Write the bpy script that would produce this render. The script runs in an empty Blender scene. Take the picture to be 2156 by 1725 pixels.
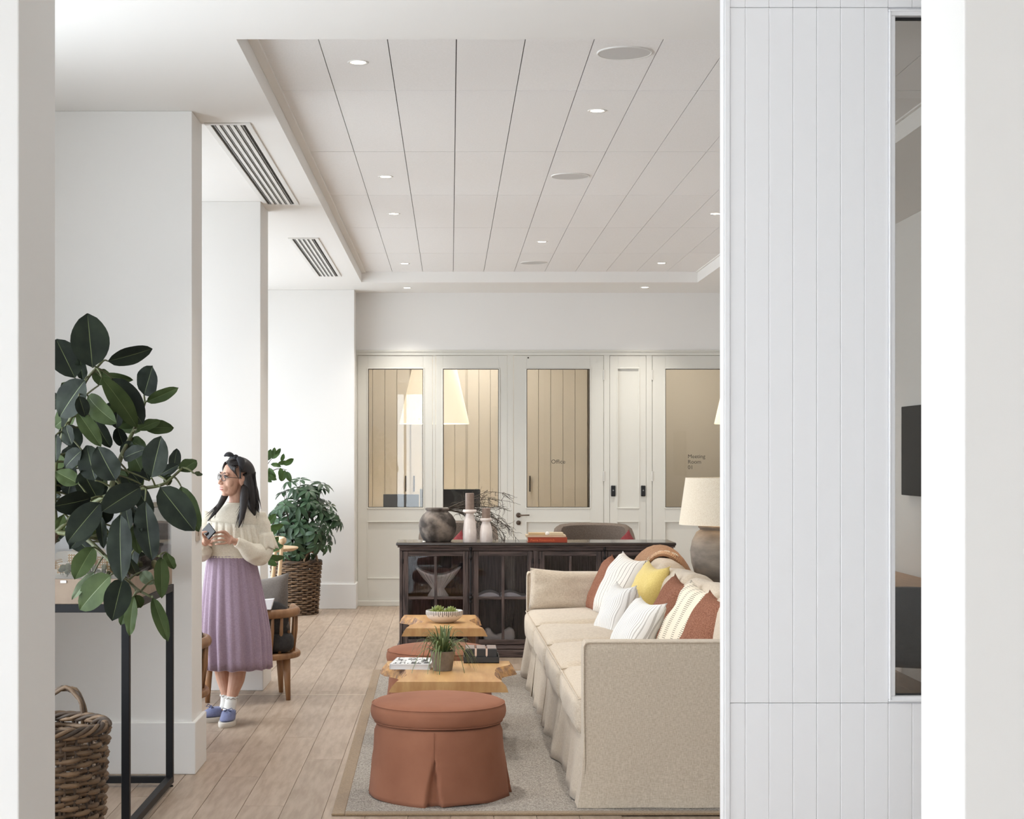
import bpy, bmesh, math, random
from math import sin, cos, pi, radians, sqrt
from mathutils import Vector, Matrix, noise
random.seed(7)
S = bpy.context.scene
COL = S.collection

# ---------------------------------------------------------------- camera, world, exposure
F = 3600.0            # focal length in pixels of the 2156 px wide frame
EYE = 1.6
VPX, VPY = 949.0, 960.0
cam_d = bpy.data.cameras.new('camera')
cam_d.sensor_width = 36.0
cam_d.lens = F / 2156.0 * 36.0
cam_d.shift_x = (1078.0 - VPX) / 2156.0
cam_d.shift_y = (VPY - 862.5) / 2156.0
cam_d.clip_start = 0.05
cam = bpy.data.objects.new('camera', cam_d)
COL.objects.link(cam)
cam.location = (0, 0, EYE)
cam.rotation_euler = (pi / 2, 0, 0)
S.camera = cam

W = bpy.data.worlds.new('overcast_sky')
S.world = W
W.use_nodes = True
WB = W.node_tree.nodes['Background']
WB.inputs[0].default_value = (0.90, 0.95, 1.0, 1)
WB.inputs[1].default_value = 1.5

S.view_settings.view_transform = 'Standard'
S.view_settings.look = 'None'
S.view_settings.gamma = 1.0
S.view_settings.use_curve_mapping = False
S.view_settings.exposure = 1.02
S.cycles.use_denoising = True
S.cycles.max_bounces = 7
S.cycles.diffuse_bounces = 5
S.cycles.glossy_bounces = 3
S.cycles.transmission_bounces = 6
S.cycles.transparent_max_bounces = 12
S.cycles.caustics_reflective = False
S.cycles.caustics_refractive = False
S.cycles.sample_clamp_indirect = 6.0
S.cycles.use_adaptive_sampling = True
S.cycles.adaptive_threshold = 0.07
S.cycles.adaptive_min_samples = 16

def daylight(name, loc, rot, sx, sy, power, color=(0.83,0.92,1.0)):
    """overcast daylight entering through one window opening"""
    l = bpy.data.lights.new(name, 'AREA')
    l.shape = 'RECTANGLE'; l.size = sx; l.size_y = sy; l.energy = power; l.color = color
    o = bpy.data.objects.new(name, l); COL.objects.link(o)
    o.location = loc; o.rotation_euler = rot
    return o
# windows: (y0, y1) along the left wall, and the shopfront behind the camera
WINS = [(-3.2, 3.5), (4.45, 6.9), (9.1, 11.5), (12.3, 17.6)]
WPOW = [0.08, 1.8, 0.88, 0.64]
DAY = 7.0     # watts per square metre of glass
for _i, (_a, _c) in enumerate(WINS):
    daylight('window_daylight', (-2.95 if _i == 0 else -3.55, (_a+_c)/2, 1.71 if _i == 0 else 1.6), (0, -pi/2-(0.0 if _i == 0 else 0.42), 0), 2.7, _c-_a-0.1, DAY*WPOW[_i]*2.7*(_c-_a-0.1))
daylight('window_daylight', (-1.45, -4.25, 1.71), (pi/2, 0, 0), 2.1, 2.7, DAY*2.6*2.1*2.7, (0.80,0.90,1.0))

# ---------------------------------------------------------------- helpers
def srgb(r, g=None, b=None):
    if g is None:
        h = r.lstrip('#'); r, g, b = (int(h[i:i+2], 16) for i in (0, 2, 4))
    f = lambda c: (c/255/12.92) if c/255 <= 0.04045 else ((c/255+0.055)/1.055)**2.4
    return (f(r), f(g), f(b), 1)

def px(x, y, Y):
    """point at depth Y seen at photo pixel x, y"""
    return Vector(((x-VPX)*Y/F, Y, EYE-(y-VPY)*Y/F))

MATS = {}
def mat(name, color, rough=0.6, color2=None, scale=8.0, stretch=(1,1,1), bump=0.0, bscale=None, metal=0.0,
        spec=0.5, ramp=(0.35,0.65), detail=4.0, rand=0.0, sheen=0.0, emit=None, estr=0.0, coat=0.0, coords='Object', trans=0.0):
    if name in MATS: return MATS[name]
    m = bpy.data.materials.new(name); m.use_nodes = True
    n = m.node_tree.nodes; L = m.node_tree.links
    b = n['Principled BSDF']
    c1 = color if len(color) == 4 else (*color, 1)
    b.inputs['Base Color'].default_value = c1
    b.inputs['Roughness'].default_value = rough
    b.inputs['Metallic'].default_value = metal
    b.inputs['Specular IOR Level'].default_value = spec
    if sheen: b.inputs['Sheen Weight'].default_value = sheen
    if coat: b.inputs['Coat Weight'].default_value = coat; b.inputs['Coat Roughness'].default_value = 0.08
    if trans: b.inputs['Transmission Weight'].default_value = trans
    if emit: b.inputs['Emission Color'].default_value = emit; b.inputs['Emission Strength'].default_value = estr
    tc = n.new('ShaderNodeTexCoord'); mp = n.new('ShaderNodeMapping')
    L.new(tc.outputs[coords], mp.inputs[0]); mp.inputs['Scale'].default_value = stretch
    vec = mp.outputs[0]
    oi = None
    if rand:
        oi = n.new('ShaderNodeObjectInfo')
        ad = n.new('ShaderNodeVectorMath'); ad.operation = 'ADD'
        ml = n.new('ShaderNodeMath'); ml.operation = 'MULTIPLY'; ml.inputs[1].default_value = 37.0
        L.new(oi.outputs['Random'], ml.inputs[0]); L.new(vec, ad.inputs[0]); L.new(ml.outputs[0], ad.inputs[1])
        vec = ad.outputs[0]
    last = None
    if color2 is not None:
        nz = n.new('ShaderNodeTexNoise'); nz.inputs['Scale'].default_value = scale; nz.inputs['Detail'].default_value = detail
        L.new(vec, nz.inputs['Vector'])
        rp = n.new('ShaderNodeValToRGB')
        rp.color_ramp.elements[0].position = ramp[0]; rp.color_ramp.elements[1].position = ramp[1]
        rp.color_ramp.elements[0].color = c1
        rp.color_ramp.elements[1].color = color2 if len(color2) == 4 else (*color2, 1)
        L.new(nz.outputs[0], rp.inputs[0]); last = rp.outputs[0]
    if rand:
        hs = n.new('ShaderNodeHueSaturation')
        mr = n.new('ShaderNodeMapRange'); mr.inputs[3].default_value = 1-rand; mr.inputs[4].default_value = 1+rand
        L.new(oi.outputs['Random'], mr.inputs[0]); L.new(mr.outputs[0], hs.inputs['Value'])
        if last: L.new(last, hs.inputs['Color'])
        else: hs.inputs['Color'].default_value = c1
        last = hs.outputs[0]
    if last: L.new(last, b.inputs['Base Color'])
    if bump:
        nb = n.new('ShaderNodeTexNoise'); nb.inputs['Scale'].default_value = bscale or scale; nb.inputs['Detail'].default_value = 3
        L.new(vec, nb.inputs['Vector'])
        bp = n.new('ShaderNodeBump'); bp.inputs['Strength'].default_value = bump; bp.inputs['Distance'].default_value = 0.01
        L.new(nb.outputs[0], bp.inputs['Height']); L.new(bp.outputs[0], b.inputs['Normal'])
    MATS[name] = m
    return m

def weave(name, color, color2, scale=400.0, bump=0.3, rough=0.9, spec=0.2, sheen=0.2, horiz=1.0, big=None):
    """cloth: crossed wave threads broken up by noise"""
    if name in MATS: return MATS[name]
    m = bpy.data.materials.new(name); m.use_nodes = True
    n = m.node_tree.nodes; L = m.node_tree.links; b = n['Principled BSDF']
    b.inputs['Roughness'].default_value = rough; b.inputs['Specular IOR Level'].default_value = spec
    b.inputs['Sheen Weight'].default_value = sheen
    tc = n.new('ShaderNodeTexCoord')
    outs = []
    for st in ((1.0, 1.0, 6.0*horiz), (5.0, 5.0, 1.0)):
        mp = n.new('ShaderNodeMapping'); mp.inputs['Scale'].default_value = st
        L.new(tc.outputs['Object'], mp.inputs[0])
        z = n.new('ShaderNodeTexNoise'); z.inputs['Scale'].default_value = scale/6; z.inputs['Detail'].default_value = 2
        L.new(mp.outputs[0], z.inputs['Vector']); outs.append(z.outputs[0])
    ad = n.new('ShaderNodeMath'); ad.operation = 'ADD'; L.new(outs[0], ad.inputs[0]); L.new(outs[1], ad.inputs[1])
    hv = n.new('ShaderNodeMath'); hv.operation = 'MULTIPLY'; hv.inputs[1].default_value = 0.5; L.new(ad.outputs[0], hv.inputs[0])
    rp = n.new('ShaderNodeValToRGB'); rp.color_ramp.elements[0].position = 0.38; rp.color_ramp.elements[1].position = 0.62
    rp.color_ramp.elements[0].color = color2; rp.color_ramp.elements[1].color = color
    L.new(hv.outputs[0], rp.inputs[0])
    L.new(rp.outputs[0], b.inputs['Base Color'])
    bp = n.new('ShaderNodeBump'); bp.inputs['Strength'].default_value = bump; bp.inputs['Distance'].default_value = 0.004
    L.new(hv.outputs[0], bp.inputs['Height']); L.new(bp.outputs[0], b.inputs['Normal'])
    MATS[name] = m
    return m

def glass_mat(name, tint=(1,1,1,1), refl=1.0, rough=0.0):
    """thin pane: clear with Fresnel reflection"""
    m = bpy.data.materials.new(name); m.use_nodes = True
    n = m.node_tree.nodes; L = m.node_tree.links; n.clear()
    o = n.new('ShaderNodeOutputMaterial'); mx = n.new('ShaderNodeMixShader')
    t = n.new('ShaderNodeBsdfTransparent'); t.inputs[0].default_value = tint
    g = n.new('ShaderNodeBsdfGlossy'); g.inputs['Roughness'].default_value = rough
    fr = n.new('ShaderNodeFresnel'); fr.inputs[0].default_value = 1.5
    ml = n.new('ShaderNodeMath'); ml.operation = 'MULTIPLY'; ml.inputs[1].default_value = refl; ml.use_clamp = True
    L.new(fr.outputs[0], ml.inputs[0]); L.new(ml.outputs[0], mx.inputs[0])
    L.new(t.outputs[0], mx.inputs[1]); L.new(g.outputs[0], mx.inputs[2]); L.new(mx.outputs[0], o.inputs[0])
    MATS[name] = m
    return m

class MB:
    def __init__(s): s.v = []; s.f = []; s.mi = []; s.cur = 0
    def add(s, vs, fs):
        o = len(s.v); s.v += [tuple(v) for v in vs]
        s.f += [tuple(i+o for i in f) for f in fs]; s.mi += [s.cur]*len(fs)
        return s
    def box(s, x0, x1, y0, y1, z0, z1):
        vs = [(x0,y0,z0),(x1,y0,z0),(x1,y1,z0),(x0,y1,z0),(x0,y0,z1),(x1,y0,z1),(x1,y1,z1),(x0,y1,z1)]
        return s.add(vs, [(3,2,1,0),(4,5,6,7),(0,1,5,4),(1,2,6,5),(2,3,7,6),(3,0,4,7)])
    def hexa(s, lo, hi):
        """lo, hi: four points each, anticlockwise seen from above"""
        return s.add(list(lo)+list(hi), [(3,2,1,0),(4,5,6,7),(0,1,5,4),(1,2,6,5),(2,3,7,6),(3,0,4,7)])
    def prism(s, pts, z0, z1, axis='z'):
        n = len(pts)
        def P(a, b, c): return {'z': (a,b,c), 'y': (a,c,b), 'x': (c,a,b)}[axis]
        vs = [P(a,b,z0) for a,b in pts] + [P(a,b,z1) for a,b in pts]
        fs = [tuple(range(n-1,-1,-1)), tuple(range(n,2*n))] + [(i,(i+1)%n,n+(i+1)%n,n+i) for i in range(n)]
        if axis == 'y': fs = [f[::-1] for f in fs]
        return s.add(vs, fs)
    def tube(s, pts, r, n=8, closed=False, cap=True, flat=1.0):
        pts = [Vector(p) for p in pts]; k = len(pts)
        rs = r if isinstance(r, (list, tuple)) else [r]*k
        up = None; rings = []
        for i, p in enumerate(pts):
            a = pts[i-1] if (i or closed) else p
            b = pts[(i+1) % k] if (i < k-1 or closed) else p
            t = (b-a)
            if t.length < 1e-9: t = Vector((0,0,1))
            t.normalize()
            if up is None:
                ref = Vector((0,0,1)) if abs(t.z) < 0.9 else Vector((1,0,0))
                up = (ref - t*ref.dot(t)).normalized()
            else:
                up = up - t*up.dot(t)
                up = up.normalized() if up.length > 1e-6 else t.orthogonal().normalized()
            sd = t.cross(up)
            rings.append([p + (sd*cos(2*pi*j/n) + up*sin(2*pi*j/n)*flat)*rs[i] for j in range(n)])
        vs = [v for q in rings for v in q]; fs = []
        for i in range(k if closed else k-1):
            a = i*n; b = ((i+1) % k)*n
            fs += [(a+j, a+(j+1)%n, b+(j+1)%n, b+j) for j in range(n)]
        if cap and not closed:
            fs += [tuple(range(n-1,-1,-1)), tuple((k-1)*n+j for j in range(n))]
        return s.add(vs, fs)
    def loft(s, rings, cap=True, closed_ring=True):
        n = len(rings[0]); k = len(rings); vs = [v for q in rings for v in q]; fs = []
        m = n if closed_ring else n-1
        for i in range(k-1):
            a = i*n; b = a+n
            fs += [(a+j, a+(j+1)%n, b+(j+1)%n, b+j) for j in range(m)]
        if cap and closed_ring:
            fs += [tuple(range(n-1,-1,-1)), tuple((k-1)*n+j for j in range(n))]
        return s.add(vs, fs)
    def lathe(s, prof, n=32, c=(0,0,0), sx=1.0, sy=1.0, cap=True, wob=None):
        rings = []
        for i, (r, z) in enumerate(prof):
            q = []
            for j in range(n):
                a = 2*pi*j/n; rr = r*(1 + (wob(a, z) if wob else 0))
                q.append((c[0]+rr*cos(a)*sx, c[1]+rr*sin(a)*sy, c[2]+z))
            rings.append(q)
        return s.loft(rings, cap)
    def ball(s, c, r, nu=16, nv=10, sc=(1,1,1)):
        rings = []
        for i in range(1, nv):
            t = pi*i/nv
            rings.append([(c[0]+r*sc[0]*sin(t)*cos(2*pi*j/nu), c[1]+r*sc[1]*sin(t)*sin(2*pi*j/nu), c[2]-r*sc[2]*cos(t)) for j in range(nu)])
        o = len(s.v); s.loft(rings, cap=False)
        b = len(s.v); s.v += [(c[0],c[1],c[2]-r*sc[2]), (c[0],c[1],c[2]+r*sc[2])]
        last = o+(nv-2)*nu
        for j in range(nu):
            s.f.append((b, o+(j+1)%nu, o+j)); s.f.append((b+1, last+j, last+(j+1)%nu)); s.mi += [s.cur]*2
        return s
    def build(s, name, material, parent=None, smooth=False, bevel=0.0, seg=2, subsurf=0, world=False, autosmooth=None):
        me = bpy.data.meshes.new(name)
        off = parent.matrix_basis.translation if (world and parent is not None) else Vector((0,0,0))
        if world and parent is not None and parent.parent is not None: off = off + parent.parent.matrix_basis.translation
        me.from_pydata([(a-off[0], b-off[1], c-off[2]) for a,b,c in s.v], [], s.f)
        mts = material if isinstance(material, (list, tuple)) else [material]
        for m in mts: me.materials.append(m)
        if len(mts) > 1: me.polygons.foreach_set('material_index', s.mi)
        me.validate()
        o = bpy.data.objects.new(name, me); COL.objects.link(o)
        if parent is not None: o.parent = parent
        if smooth:
            me.polygons.foreach_set('use_smooth', [True]*len(me.polygons))
            if autosmooth:
                me.set_sharp_from_angle(angle=radians(autosmooth))
        if bevel:
            bv = o.modifiers.new('bevel', 'BEVEL'); bv.width = bevel; bv.segments = seg; bv.limit_method = 'ANGLE'; bv.angle_limit = radians(40)
        if subsurf:
            sb = o.modifiers.new('sub', 'SUBSURF'); sb.levels = subsurf; sb.render_levels = subsurf
        return o

def tag(o, label, cat, group=None):
    o['label'] = label; o['category'] = cat
    if group: o['group'] = group
    return o
def thing(name, label, cat, loc=(0,0,0), rz=0.0, group=None):
    o = bpy.data.objects.new(name, None); COL.objects.link(o)
    o.empty_display_size = 0.1
    o.location = loc; o.rotation_euler = (0,0,rz)
    return tag(o, label, cat, group)
def struct(o):
    o['kind'] = 'structure'; return o
def dup(root, loc, rz=None, label=None, group=None):
    r = root.copy(); COL.objects.link(r); r.location = loc
    if rz is not None: r.rotation_euler = (0,0,rz)
    if label: r['label'] = label
    if group: r['group'] = group
    for ch in list(root.children):
        c = ch.copy(); COL.objects.link(c); c.parent = r
        for g in list(ch.children):
            d = g.copy(); COL.objects.link(d); d.parent = c
    return r
def put(name, src, parent, loc, rot=None, scale=None):
    """another piece sharing the mesh of src"""
    o = bpy.data.objects.new(name, src.data); COL.objects.link(o)
    o.parent = parent; o.location = loc
    if rot is not None: o.rotation_euler = rot
    if scale is not None: o.scale = scale
    return o
def text_mesh(name, txt, size, material, parent, loc, extrude=0.0005):
    c = bpy.data.curves.new(name, 'FONT'); c.body = txt; c.size = size; c.extrude = extrude; c.resolution_u = 4
    q = bpy.data.objects.new(name+'_curve', c); COL.objects.link(q)
    me = bpy.data.meshes.new_from_object(q.evaluated_get(bpy.context.evaluated_depsgraph_get()))
    bpy.data.objects.remove(q); bpy.data.curves.remove(c)
    me.name = name; me.materials.clear(); me.materials.append(material)
    o = bpy.data.objects.new(name, me); COL.objects.link(o); o.parent = parent; o.rotation_euler = (pi/2, 0, 0); o.location = loc
    return o
def bez(p0, p1, p2, n=10, p3=None):
    out = []
    for i in range(n+1):
        t = i/n
        if p3 is None: out.append(Vector(p0)*(1-t)**2 + Vector(p1)*2*t*(1-t) + Vector(p2)*t*t)
        else: out.append(Vector(p0)*(1-t)**3 + Vector(p1)*3*t*(1-t)**2 + Vector(p2)*3*t*t*(1-t) + Vector(p3)*t**3)
    return out

# ---------------------------------------------------------------- materials of the setting
WALL = mat('wall_paint', srgb(231,229,226), 0.75, bump=0.02, bscale=300)
CEIL = mat('ceiling_paint', srgb(238,236,233), 0.8)
TILE = mat('ceiling_tile_board', srgb(236,234,232), 0.9, srgb(241,239,238), scale=120, bump=0.05, bscale=400, rand=0.012)
JOIN = mat('joinery_paint', srgb(214,212,204), 0.45)
PANEL = mat('panel_paint', srgb(243,242,243), 0.42)
SKIRT = mat('skirting_paint', srgb(231,230,228), 0.45)
DARK = mat('shadow_gap', srgb(60,56,52), 0.9)
BLACK = mat('black_steel', srgb(15,15,18), 0.5, spec=0.3)
OAK = mat('floor_oak', srgb(150,131,113), 0.45, srgb(170,152,135), scale=5, stretch=(7,0.8,7), bump=0.06, bscale=9, rand=0.07, detail=8)
GLASS = glass_mat('clear_glass', (0.97,0.98,0.97,1), 1.0)
BRONZE = mat('bronze', srgb(110,96,86), 0.35, metal=1.0)
STEEL = mat('brushed_steel', srgb(190,188,184), 0.35, metal=1.0)

# ---------------------------------------------------------------- room shell
ZS = 3.335           # soffit
ZT = 3.441           # tile field
XL, XR = -2.7, 3.33  # outer walls
YB, YR = -4.0, 18.2  # wall behind the camera, rear joinery line
Y1, Y2 = 4.0, 4.37   # wall with the wide opening
CXL, CXR, CY0, CY1 = -0.893, 2.468, 7.12, 17.1   # recessed tile field

# floor: a base with separate boards where the photograph shows them
b = MB(); b.box(XL-0.3, XR+0.3, YB-0.3, 21.2, -0.3, -0.004)
floor = struct(b.build('floor', OAK))
pb = MB(); pb.box(0.0015, 0.1885, 0.0015, 1.8985, -0.02, 0.0)
first = None
for i in range(-10, 4):
    off = ((i*0.37) % 1.0)*1.9
    y = 6.2 - off
    while y < YR-0.02:
        if first is None:
            first = pb.build('floor_board', OAK, floor, bevel=0.0012, seg=1); first.location = (i*0.19, y, 0)
        else:
            q = put('floor_board', first, floor, (i*0.19, y, 0))
        y += 1.9
# metal threshold strip across the boards
tb = MB(); tb.box(-1.75, -0.56, 11.44, 11.452, -0.01, 0.0015)
tb.build('threshold_strip', mat('brass_strip', srgb(226,214,196), 0.3, metal=0.7), floor)

# ceiling: plaster soffit around a recessed tile field
b = MB()
b.box(XL-0.3, CXL, YB, 21.2, ZS, 3.75)
b.box(CXR, XR+0.3, YB, 21.2, ZS, 3.75)
b.box(CXL, CXR, YB, CY0, ZS, 3.75)
b.box(CXL, CXR, CY1, 21.2, ZS, 3.75)
ceiling = struct(b.build('ceiling', CEIL))
b = MB(); b.box(CXL, CXR, CY0, CY1, ZT+0.014, ZT+0.06)
b.build('ceiling_backing', DARK, ceiling)
b = MB(); b.box(CXL, CXL+0.045, CY0, CY1, ZT-0.012, ZT+0.002); b.build('edge_trim', CEIL, ceiling, bevel=0.002)
b = MB(); b.box(CXR-0.02, CXR, CY0, CY1, ZT-0.008, ZT+0.002); b.build('edge_trim', CEIL, ceiling, bevel=0.002)
tx, ty, tx0 = 0.305, 1.728, 0.025
tb = MB(); tb.box(0.0022, tx-0.0022, 0.0045, ty-0.0045, 0, 0.02)
first = None
for i in range(-3, 8):
    for j in range(6):
        y0 = 6.89 + ty*j
        if j == 5:
            pass
        if first is None:
            first = tb.build('ceiling_tile', TILE, ceiling); first.location = (tx0+tx*i, y0, ZT)
        else: put('ceiling_tile', first, ceiling, (tx0+tx*i, y0, ZT))
# fascia behind the last row hides its overhang (tiles run to 17.26, the fascia stands at 17.1)

# outer walls
def windowed_wall(name, x, ylist, y0, y1, thick, zlo, zhi):
    """wall along Y at x (room side), with openings"""
    m = MB(); xa, xb = x-thick, x
    m.box(xa, xb, y0, y1, -0.02, zlo); m.box(xa, xb, y0, y1, zhi, ZS)
    ys = [y0] + [v for w in ylist for v in w] + [y1]
    for i in range(0, len(ys), 2): m.box(xa, xb, ys[i], ys[i+1], zlo, zhi)
    return struct(m.build(name, WALL))
windowed_wall('wall_left', XL, WINS, YB, 21.2, 0.3, 0.3, 3.12)
WFR = mat('window_frame_paint', srgb(222,222,220), 0.4)
for i, (a, c) in enumerate(WINS):
    m = MB(); x0, x1 = XL-0.2, XL-0.13
    m.box(x0, x1, a, c, 0.3, 0.36); m.box(x0, x1, a, c, 3.06, 3.12); m.box(x0, x1, a, a+0.06, 0.36, 3.06); m.box(x0, x1, c-0.06, c, 0.36, 3.06)
    wo = struct(m.build('window_%d' % (i+1), WFR, bevel=0.004))
    k = max(2, round((c-a)/1.2))
    for j in range(1, k):
        y = a+(c-a)*j/k
        t = MB(); t.box(x0+0.005, x1-0.005, y-0.03, y+0.03, 0.36, 3.06); t.build('mullion', WFR, wo, bevel=0.003)
# wall behind the camera with a shopfront window
m = MB()
m.box(XL, XR, YB-0.3, YB, -0.02, 0.3); m.box(XL, XR, YB-0.3, YB, 3.12, ZS)
m.box(XL, -2.55, YB-0.3, YB, 0.3, 3.12); m.box(-0.35, XR, YB-0.3, YB, 0.3, 3.12)
struct(m.build('wall_camera_side', WALL))
m = MB(); m.box(-2.55,-0.35,YB-0.2,YB-0.13,0.3,0.36); m.box(-2.55,-0.35,YB-0.2,YB-0.13,3.06,3.12); m.box(-2.55,-2.49,YB-0.2,YB-0.13,0.36,3.06); m.box(-0.41,-0.35,YB-0.2,YB-0.13,0.36,3.06)
wo = struct(m.build('window_5', WFR, bevel=0.004))
for j in range(1,3):
    t = MB(); t.box(-2.55+2.2*j/3-0.03,-2.55+2.2*j/3+0.03,YB-0.195,YB-0.135,0.36,3.06); t.build('mullion', WFR, wo)
m = MB(); m.box(XR, XR+0.3, YB-0.3, 21.2, -0.02, ZS); struct(m.build('wall_right', WALL))
m = MB(); m.box(-16, XL-0.3, -16, 26, -0.35, -0.15); m.box(XL-0.3, XR+0.3, -16, YB-0.3, -0.35, -0.15)
struct(m.build('pavement', mat('pavement_concrete', srgb(176,174,170), 0.9, srgb(160,158,155), scale=3)))

# wall with the wide opening the camera looks through
m = MB(); m.box(XL, -1.0105, Y1, Y2, -0.004, ZS); struct(m.build('wall_opening_left', WALL, bevel=0.004))
m = MB(); m.box(1.2015, XR, Y1, Y2, -0.004, ZS); struct(m.build('wall_opening_right', WALL, bevel=0.004))

# piers between the window bays
def pier(name, xr, ya, yb, skirt=True):
    m = MB(); m.box(XL, xr, ya, yb, -0.01, ZS); o = struct(m.build(name, WALL, bevel=0.003))
    if skirt:
        s = MB(); t = 0.021
        pr = [(-0.0,0.0)]
        s.box(XL, xr+t, ya-t, ya, 0, 0.262); s.box(xr, xr+t, ya, yb+t, 0, 0.262)
        s.box(XL, xr, yb, yb+t, 0, 0.262)
        k = s.build('skirting', SKIRT, o, bevel=0.005)
    return o
P1 = pier('wall_pier_front', -1.3015, 8.60, 8.945)
P2 = pier('wall_pier_middle', -1.297, 11.66, 12.14)
P3 = pier('wall_pier_rear', -1.007, 17.86, YR)
# ---------------------------------------------------------------- rear joinery wall and the rooms behind it
def RX(p): return (p-VPX)*YR/F
def RZ(p): return EYE-(p-VPY)*YR/F
m = MB(); m.box(-1.007, XR, YR, YR+0.1, RZ(738), ZS); struct(m.build('wall_rear', WALL))
m = MB(); m.box(-1.007, XR, YR-0.018, YR+0.02, RZ(741.5), RZ(737.5)); m.box(-1.007, XR, YR-0.01, YR+0.05, RZ(748.5), RZ(741.5))
struct(m.build('trim_1', JOIN, bevel=0.003))
RGLASS = glass_mat('partition_glass', (0.95,0.95,0.93,1), 0.45)
GASK = mat('glazing_gasket', srgb(52,48,44), 0.7)
LETTER = mat('vinyl_lettering', srgb(66,60,54), 0.6)
def frame(mb, x0, x1, z0, z1, w, y0, y1):
    mb.box(x0-w, x1+w, y0, y1, z0-w, z0); mb.box(x0-w, x1+w, y0, y1, z1, z1+w)
    mb.box(x0-w, x0, y0, y1, z0, z1); mb.box(x1, x1+w, y0, y1, z0, z1)
def leaf(name, x0, x1, g0, g1, glazed=True, door=False, top=749):
    X0, X1, G0, G1 = RX(x0), RX(x1), RX(g0), RX(g1)
    zt, zg1, zg0, zp1, zp0, zb = RZ(top), RZ(777), RZ(1069), RZ(1100), RZ(1217), 0.006 if door else 0.0
    m = MB(); ya, yb = YR, YR+0.045
    m.box(X0, G0, ya, yb, zb, zt); m.box(G1, X1, ya, yb, zb, zt)
    m.box(G0, G1, ya, yb, zg1, zt); m.box(G0, G1, ya, yb, zp1, zg0); m.box(G0, G1, ya, yb, zb, zp0)
    o = struct(m.build(name, JOIN, bevel=0.0015, seg=1))
    t = MB(); frame(t, G0, G1, zg0, zg1, 0.014, ya-0.006, ya+0.002); t.build('glazing_bead', JOIN, o, bevel=0.003)
    if glazed:
        t = MB(); frame(t, G0+0.006, G1-0.006, zg0+0.006, zg1-0.006, 0.006, ya+0.012, ya+0.03); t.build('gasket', GASK, o)
        t = MB(); t.box(G0, G1, ya+0.018, ya+0.024, zg0, zg1); t.build('pane', RGLASS, o)
    else:
        t = MB(); t.box(G0, G1, ya+0.014, ya+0.03, zg0, zg1); t.build('upper_panel', JOIN, o)
    t = MB(); t.box(G0, G1, ya+0.014, ya+0.03, zp0, zp1); t.build('lower_panel', JOIN, o)
    t = MB(); frame(t, G0, G1, zp0, zp1, 0.012, ya-0.005, ya+0.002); t.build('panel_moulding', JOIN, o, bevel=0.003)
    return o
m = MB(); m.box(-1.007, RX(752.5), YR-0.012, YR+0.045, 0, RZ(748)); m.box(RX(911), RX(917), YR+0.002, YR+0.04, 0, RZ(748))
m.box(RX(1068.5), RX(1081), YR-0.002, YR+0.045, 0, RZ(748)); m.box(RX(1271.5), RX(1283.5), YR-0.002, YR+0.045, 0, RZ(748))
m.box(RX(1360.5), RX(1372.8), YR-0.002, YR+0.045, 0, RZ(748)); m.box(RX(1571), XR, YR-0.002, YR+0.045, 0, RZ(748))
struct(m.build('trim_2', JOIN, bevel=0.002))
leaf('window_6', 753, 910.5, 775, 891)
leaf('window_7', 917.5, 1068, 933, 1050)
d1 = leaf('door_1', 1082, 1270.7, 1109, 1242, door=True, top=749)
leaf('trim_3', 1284, 1360, 1301, 1344, glazed=False)
d2 = leaf('door_2', 1373.6, 1570, 1401, 1542, door=True, top=749)
m = MB(); m.box(RX(750), XR, YR-0.016, YR, 0, RZ(1219)-0.235); struct(m.build('baseboard_rear', JOIN, bevel=0.004))
def lettering(txt, x, y, size, parent):
    return text_mesh('lettering', txt, size, LETTER, parent, (RX(x), YR+0.0165, RZ(y)), 0.0006)
lettering('Office', 1160.5, 976.5, 0.062, d1)
for k, t in enumerate(('Meeting', 'Room', '01')): lettering(t, 1448.5, 965+11.5*k, 0.058, d2)
def hinge(parent, x, y):
    t = MB(); t.box(RX(x)-0.008, RX(x)+0.008, YR-0.012, YR+0.002, RZ(y)-0.055, RZ(y)+0.055); t.build('hinge', mat('hinge_paint', srgb(205,203,197), 0.4), parent, bevel=0.003)
for y in (790, 1003, 1215): hinge(d1, 1271.5, y); hinge(d2, 1373, y)
t = MB(); c = px(1091.5, 1085, YR); rose = [(0.0,0),(0.026,0),(0.026,0.012),(0.012,0.014),(0.010,0.05),(0,0.05)]
def knob_mesh(c, prof):
    t = MB(); t.lathe([(r+1e-5, z) for r, z in prof], 20); t.v = [(c[0]+x, c[1]-z, c[2]+y) for x, y, z in t.v]; t.f = [f[::-1] for f in t.f]; return t
h = knob_mesh(c, rose).build('door_handle', BRONZE, d1, smooth=True, autosmooth=40)
t = MB(); t.tube([(c.x, YR-0.045, c.z), (c.x+0.03, YR-0.05, c.z), (c.x+0.115, YR-0.05, c.z+0.002)], 0.007, 10); t.build('lever', BRONZE, h, smooth=True)
c = px(1091.5, 1101, YR); knob_mesh(c, [(0,0),(0.025,0),(0.025,0.012),(0.008,0.014),(0.008,0.022),(0,0.022)]).build('lock_rose', BRONZE, d1, smooth=True, autosmooth=40)
t = MB(); t.ball(px(1112, 753.5, YR-0.004), 0.008, 8, 6); t.build('door_sensor', DARK, d1)
for x, who in ((1291, 'beside the Office door'), (1354, 'beside the Meeting Room door')):
    r = thing('access_reader', 'small black access reader '+who, 'card reader', (RX(x), YR, RZ(1034)), group='access readers on the rear wall')
    t = MB(); t.box(-0.024,0.024,-0.02,0,-0.058,0.058); t.build('body', mat('black_plastic', srgb(20,20,22), 0.3), r, bevel=0.008, seg=3)
    t = MB(); t.box(-0.006,0.006,-0.022,-0.0195,0.0,0.012); t.build('indicator', mat('reader_icon', srgb(150,150,150), 0.4), r, bevel=0.002)

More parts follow.
